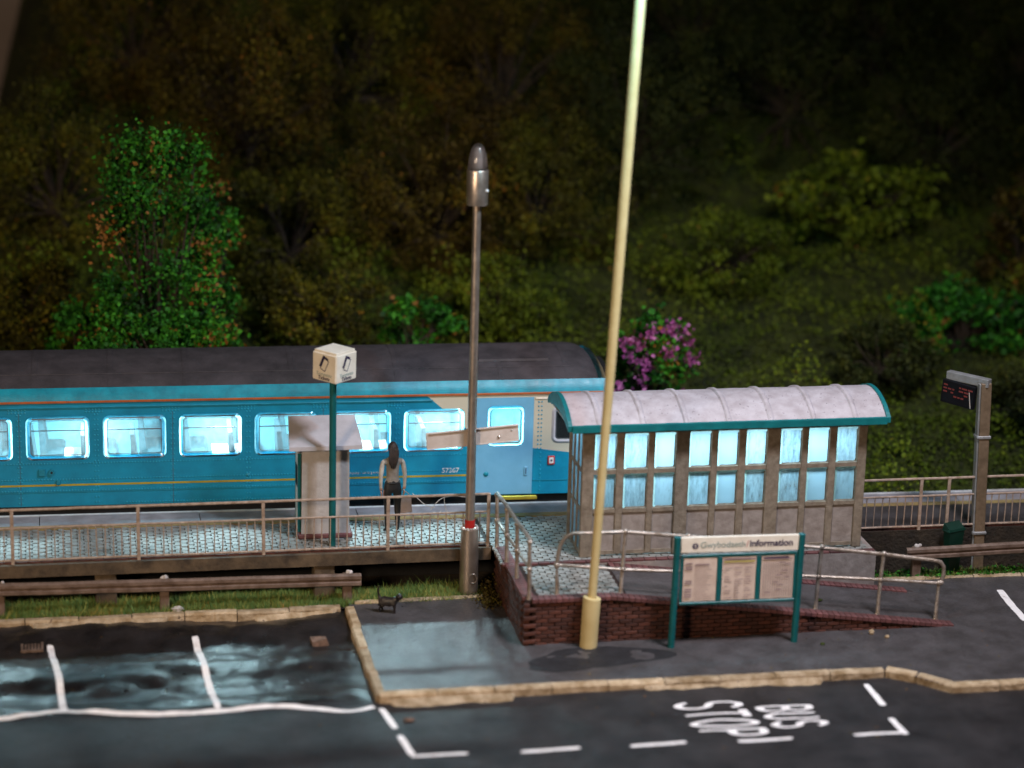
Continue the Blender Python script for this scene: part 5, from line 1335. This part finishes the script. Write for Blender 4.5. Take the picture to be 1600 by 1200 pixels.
tree('flowering_bush', 'green bush covered in pink purple blossom at the end of the coach', 'bush', (4.6, 8.8, 0.2), (4.55, 8.7, 2.25), (0.95, 0.7, 1.25), 3600, 0.065, M['leaf_green'], 105, nclump=30, petals=(34, 0.060, M['petal']))
tree('low_bush', 'green and orange bush on the bank above the departure display', 'bush', (12.4, 11.2, 1.2), (12.3, 11.2, 2.55), (1.9, 0.9, 0.95), 4200, 0.075, M['leaf_green'], 106, nclump=40)
tree('low_bush', 'rust tinged bush at the right edge of the bank', 'bush', (14.6, 13.4, 2.2), (14.6, 13.4, 4.0), (1.3, 0.9, 1.5), 2600, 0.085, M['leaf_brown'], 107, nclump=26)
tree('low_bush', 'yellow green bush on top of the bank above the shelter roof', 'bush', (11.0, 15.3, 3.2), (10.9, 15.2, 4.6), (2.0, 1.0, 1.0), 4200, 0.085, M['leaf_moss'], 108, nclump=36)
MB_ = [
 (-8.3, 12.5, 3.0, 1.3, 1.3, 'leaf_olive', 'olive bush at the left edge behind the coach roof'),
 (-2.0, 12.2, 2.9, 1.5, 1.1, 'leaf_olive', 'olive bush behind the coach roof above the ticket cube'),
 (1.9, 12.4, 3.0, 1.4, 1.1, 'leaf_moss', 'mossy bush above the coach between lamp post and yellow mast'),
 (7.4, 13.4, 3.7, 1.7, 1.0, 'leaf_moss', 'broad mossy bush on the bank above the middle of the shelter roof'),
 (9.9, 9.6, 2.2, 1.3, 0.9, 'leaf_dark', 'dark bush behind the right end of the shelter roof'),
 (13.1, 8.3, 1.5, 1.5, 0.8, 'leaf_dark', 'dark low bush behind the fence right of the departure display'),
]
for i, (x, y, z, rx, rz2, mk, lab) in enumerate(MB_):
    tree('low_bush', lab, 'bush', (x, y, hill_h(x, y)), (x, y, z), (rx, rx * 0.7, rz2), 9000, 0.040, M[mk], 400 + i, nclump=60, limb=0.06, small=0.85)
BT = [ # x, y, crown z, rx, rz, material, n, label
 (-7.6, 16.5, 4.8, 2.1, 2.2, 'leaf_olive', 'olive tree in the dim upper left behind the bright green tree'),
 (-5.6, 20.0, 7.5, 2.2, 2.4, 'leaf_brown', 'brownish tree at the top left beside the grey backdrop'),
 (-3.2, 17.0, 6.6, 2.1, 2.3, 'leaf_brown', 'brownish tree high above the bright green tree'),
 (-2.5, 14.6, 3.9, 1.8, 1.7, 'leaf_olive', 'dim olive tree between the bright green tree and the lamp post'),
 (-0.6, 18.5, 7.3, 2.4, 2.4, 'leaf_olive', 'olive tree at the top of the picture left of the lamp head'),
 (0.9, 14.8, 4.8, 2.0, 2.0, 'leaf_brown', 'brown twiggy tree directly behind the lamp head'),
 (2.9, 18.0, 7.0, 2.3, 2.4, 'leaf_brown', 'brown tree at the top between lamp head and yellow mast'),
 (3.3, 15.2, 4.7, 2.0, 1.8, 'leaf_olive', 'olive tree left of the yellow mast above the coach'),
 (6.0, 16.6, 6.2, 2.2, 2.3, 'leaf_dark', 'dark tree just right of the yellow mast'),
 (8.0, 19.6, 8.0, 2.5, 2.4, 'leaf_dark', 'dark tree at the top right of centre'),
 (10.2, 18.2, 6.8, 2.3, 2.2, 'leaf_dark', 'dark tree above the yellow green bush'),
 (12.9, 19.8, 8.0, 2.5, 2.4, 'leaf_dark', 'dark tree at the top, second from the right edge'),
 (13.6, 17.0, 5.6, 2.0, 1.8, 'leaf_dark', 'dark lower tree near the right edge of the wood'),
 (16.3, 19.0, 7.4, 2.4, 2.6, 'leaf_dark', 'dark tree in the top right corner'),
]
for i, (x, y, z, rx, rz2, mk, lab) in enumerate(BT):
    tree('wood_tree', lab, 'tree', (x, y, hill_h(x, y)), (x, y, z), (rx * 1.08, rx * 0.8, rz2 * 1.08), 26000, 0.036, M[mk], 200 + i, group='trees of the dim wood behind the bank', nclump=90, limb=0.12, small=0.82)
# undergrowth that nobody could count: leaf scatter over the bank and the wood floor
n = 130000
ux = rng.uniform(-12, 21, n); uy = 8.4 + 14.5 * rng.uniform(0, 1, n) ** 0.85; near = (ux > 4.4) & (rng.random(n) < 0.28); uy = np.where(near, rng.uniform(5.4, 8.6, n), uy)
uz = np.array([hill_h(a, c) for a, c in zip(ux, uy)])
lum = np.array([mnoise.noise((a * 0.6, c * 0.6, 3.1)) for a, c in zip(ux, uy)])
uz += rng.uniform(0, 1, n) ** 0.7 * (0.15 + 2.4 * np.clip(lum, 0, 1)) * np.clip((uy - 5.3) / 2, 0.2, 1)   # mounds of ground cover
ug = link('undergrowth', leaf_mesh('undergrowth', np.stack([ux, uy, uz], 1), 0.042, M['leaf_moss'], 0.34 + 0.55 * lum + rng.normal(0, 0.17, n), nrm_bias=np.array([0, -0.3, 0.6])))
tag(ug, 'mossy olive undergrowth covering the bank behind the track', 'undergrowth', kind='stuff')

def grass(name, label, n, xr, yr, hf, hmin, hmax, seed, dens=None):
    r2 = np.random.default_rng(seed)
    x = r2.uniform(*xr, n); y = r2.uniform(*yr, n)
    if dens is not None:
        k = np.array([dens(a, c) for a, c in zip(x, y)]) > r2.uniform(0, 1, n); x, y = x[k], y[k]; n = len(x)
    z = np.array([hf(a, c) for a, c in zip(x, y)])
    h = r2.uniform(hmin, hmax, n) * np.where(r2.random(n) < 0.06, 1.8, 1); t = r2.uniform(0, 2 * math.pi, n); ln_ = r2.normal(0, 0.5, (n, 2)) * h[:, None]
    w = 0.007
    a = np.stack([x - w * np.cos(t), y - w * np.sin(t), z], 1); b_ = np.stack([x + w * np.cos(t), y + w * np.sin(t), z], 1)
    c = np.stack([x + ln_[:, 0], y + ln_[:, 1], z + h], 1)
    V = np.stack([a, b_, c], 1).reshape(-1, 3)
    me = bpy.data.meshes.new(name)
    me.vertices.add(3 * n); me.loops.add(3 * n); me.polygons.add(n)
    me.vertices.foreach_set('co', V.astype(np.float32).ravel()); me.loops.foreach_set('vertex_index', np.arange(3 * n, dtype=np.int32)); me.polygons.foreach_set('loop_start', np.arange(0, 3 * n, 3, dtype=np.int32))
    tt = np.clip(0.35 + r2.normal(0, 0.25, n) + 0.25 * np.array([mnoise.noise((p * 1.5, q * 1.5, 1)) for p, q in zip(x, y)]), 0, 1)
    at = me.attributes.new('tint', 'FLOAT', 'POINT'); at.data.foreach_set('value', np.repeat(tt, 3).astype(np.float32))
    me.materials.append(M['grass']); me.update(); me.validate()
    return tag(link(name, me), label, 'grass', kind='stuff')
vh = lambda x, y: 0.055 + 0.05 * nz(x, y, 1.4, 5)
grass('grass', 'short green and straw grass strip behind the parking bays', 30000, (-10.5, -0.25), (1.74, 2.55), vh, 0.05, 0.17, 301)
grass('grass', 'mossy grass tufts on the verge below the right guard rail', 7000, (7.1, 13), (1.78, 2.3), vh, 0.03, 0.11, 302)
n = 1500; px = rng.uniform(7.1, 13, n); py = rng.uniform(1.8, 2.25, n)
mm = link('moss', leaf_mesh('moss', np.stack([px, py, 0.08 + rng.uniform(0, .10, n)], 1), 0.028, M['leaf_green'], rng.uniform(0.2, 0.7, n))); tag(mm, 'clumped green moss along the verge by the right guard rail', 'moss', kind='stuff')
n = 900; px = rng.normal(-0.12, 0.12, n); py = rng.uniform(1.2, 2.3, n)
mm = link('rusty_scatter', leaf_mesh('rusty_scatter', np.stack([px, py, 0.10 + np.abs(rng.normal(0, .14, n)) * np.clip(1 - np.abs(px + 0.0) * 1.5, 0.1, 1)], 1), 0.022, M['leaf_brown'], rng.uniform(0.05, 0.75, n))); tag(mm, 'rusty dry scatter heaped at the foot of the ramp side wall', 'scatter', kind='stuff')

# grit and leaf crumbs lying about on the asphalt
n = 420; gx = rng.uniform(-9.5, 10.5, n); gy = rng.uniform(-5.0, 1.6, n); gz = np.array([(pave_h(a, c) if (a > PAVE_X and c > kerb_line(a)) else road_h(a, c)) + 0.012 for a, c in zip(gx, gy)])
kp = ~((gx > 0) & (gx < 8.2) & (gy > -0.6))
gm = link('grit', leaf_mesh('grit', np.stack([gx, gy, gz], 1)[kp], 0.013, M['leaf_brown'], rng.uniform(0.6, 1.0, n)[kp])); tag(gm, 'loose brown grit crumbs scattered over the asphalt', 'grit', kind='stuff')
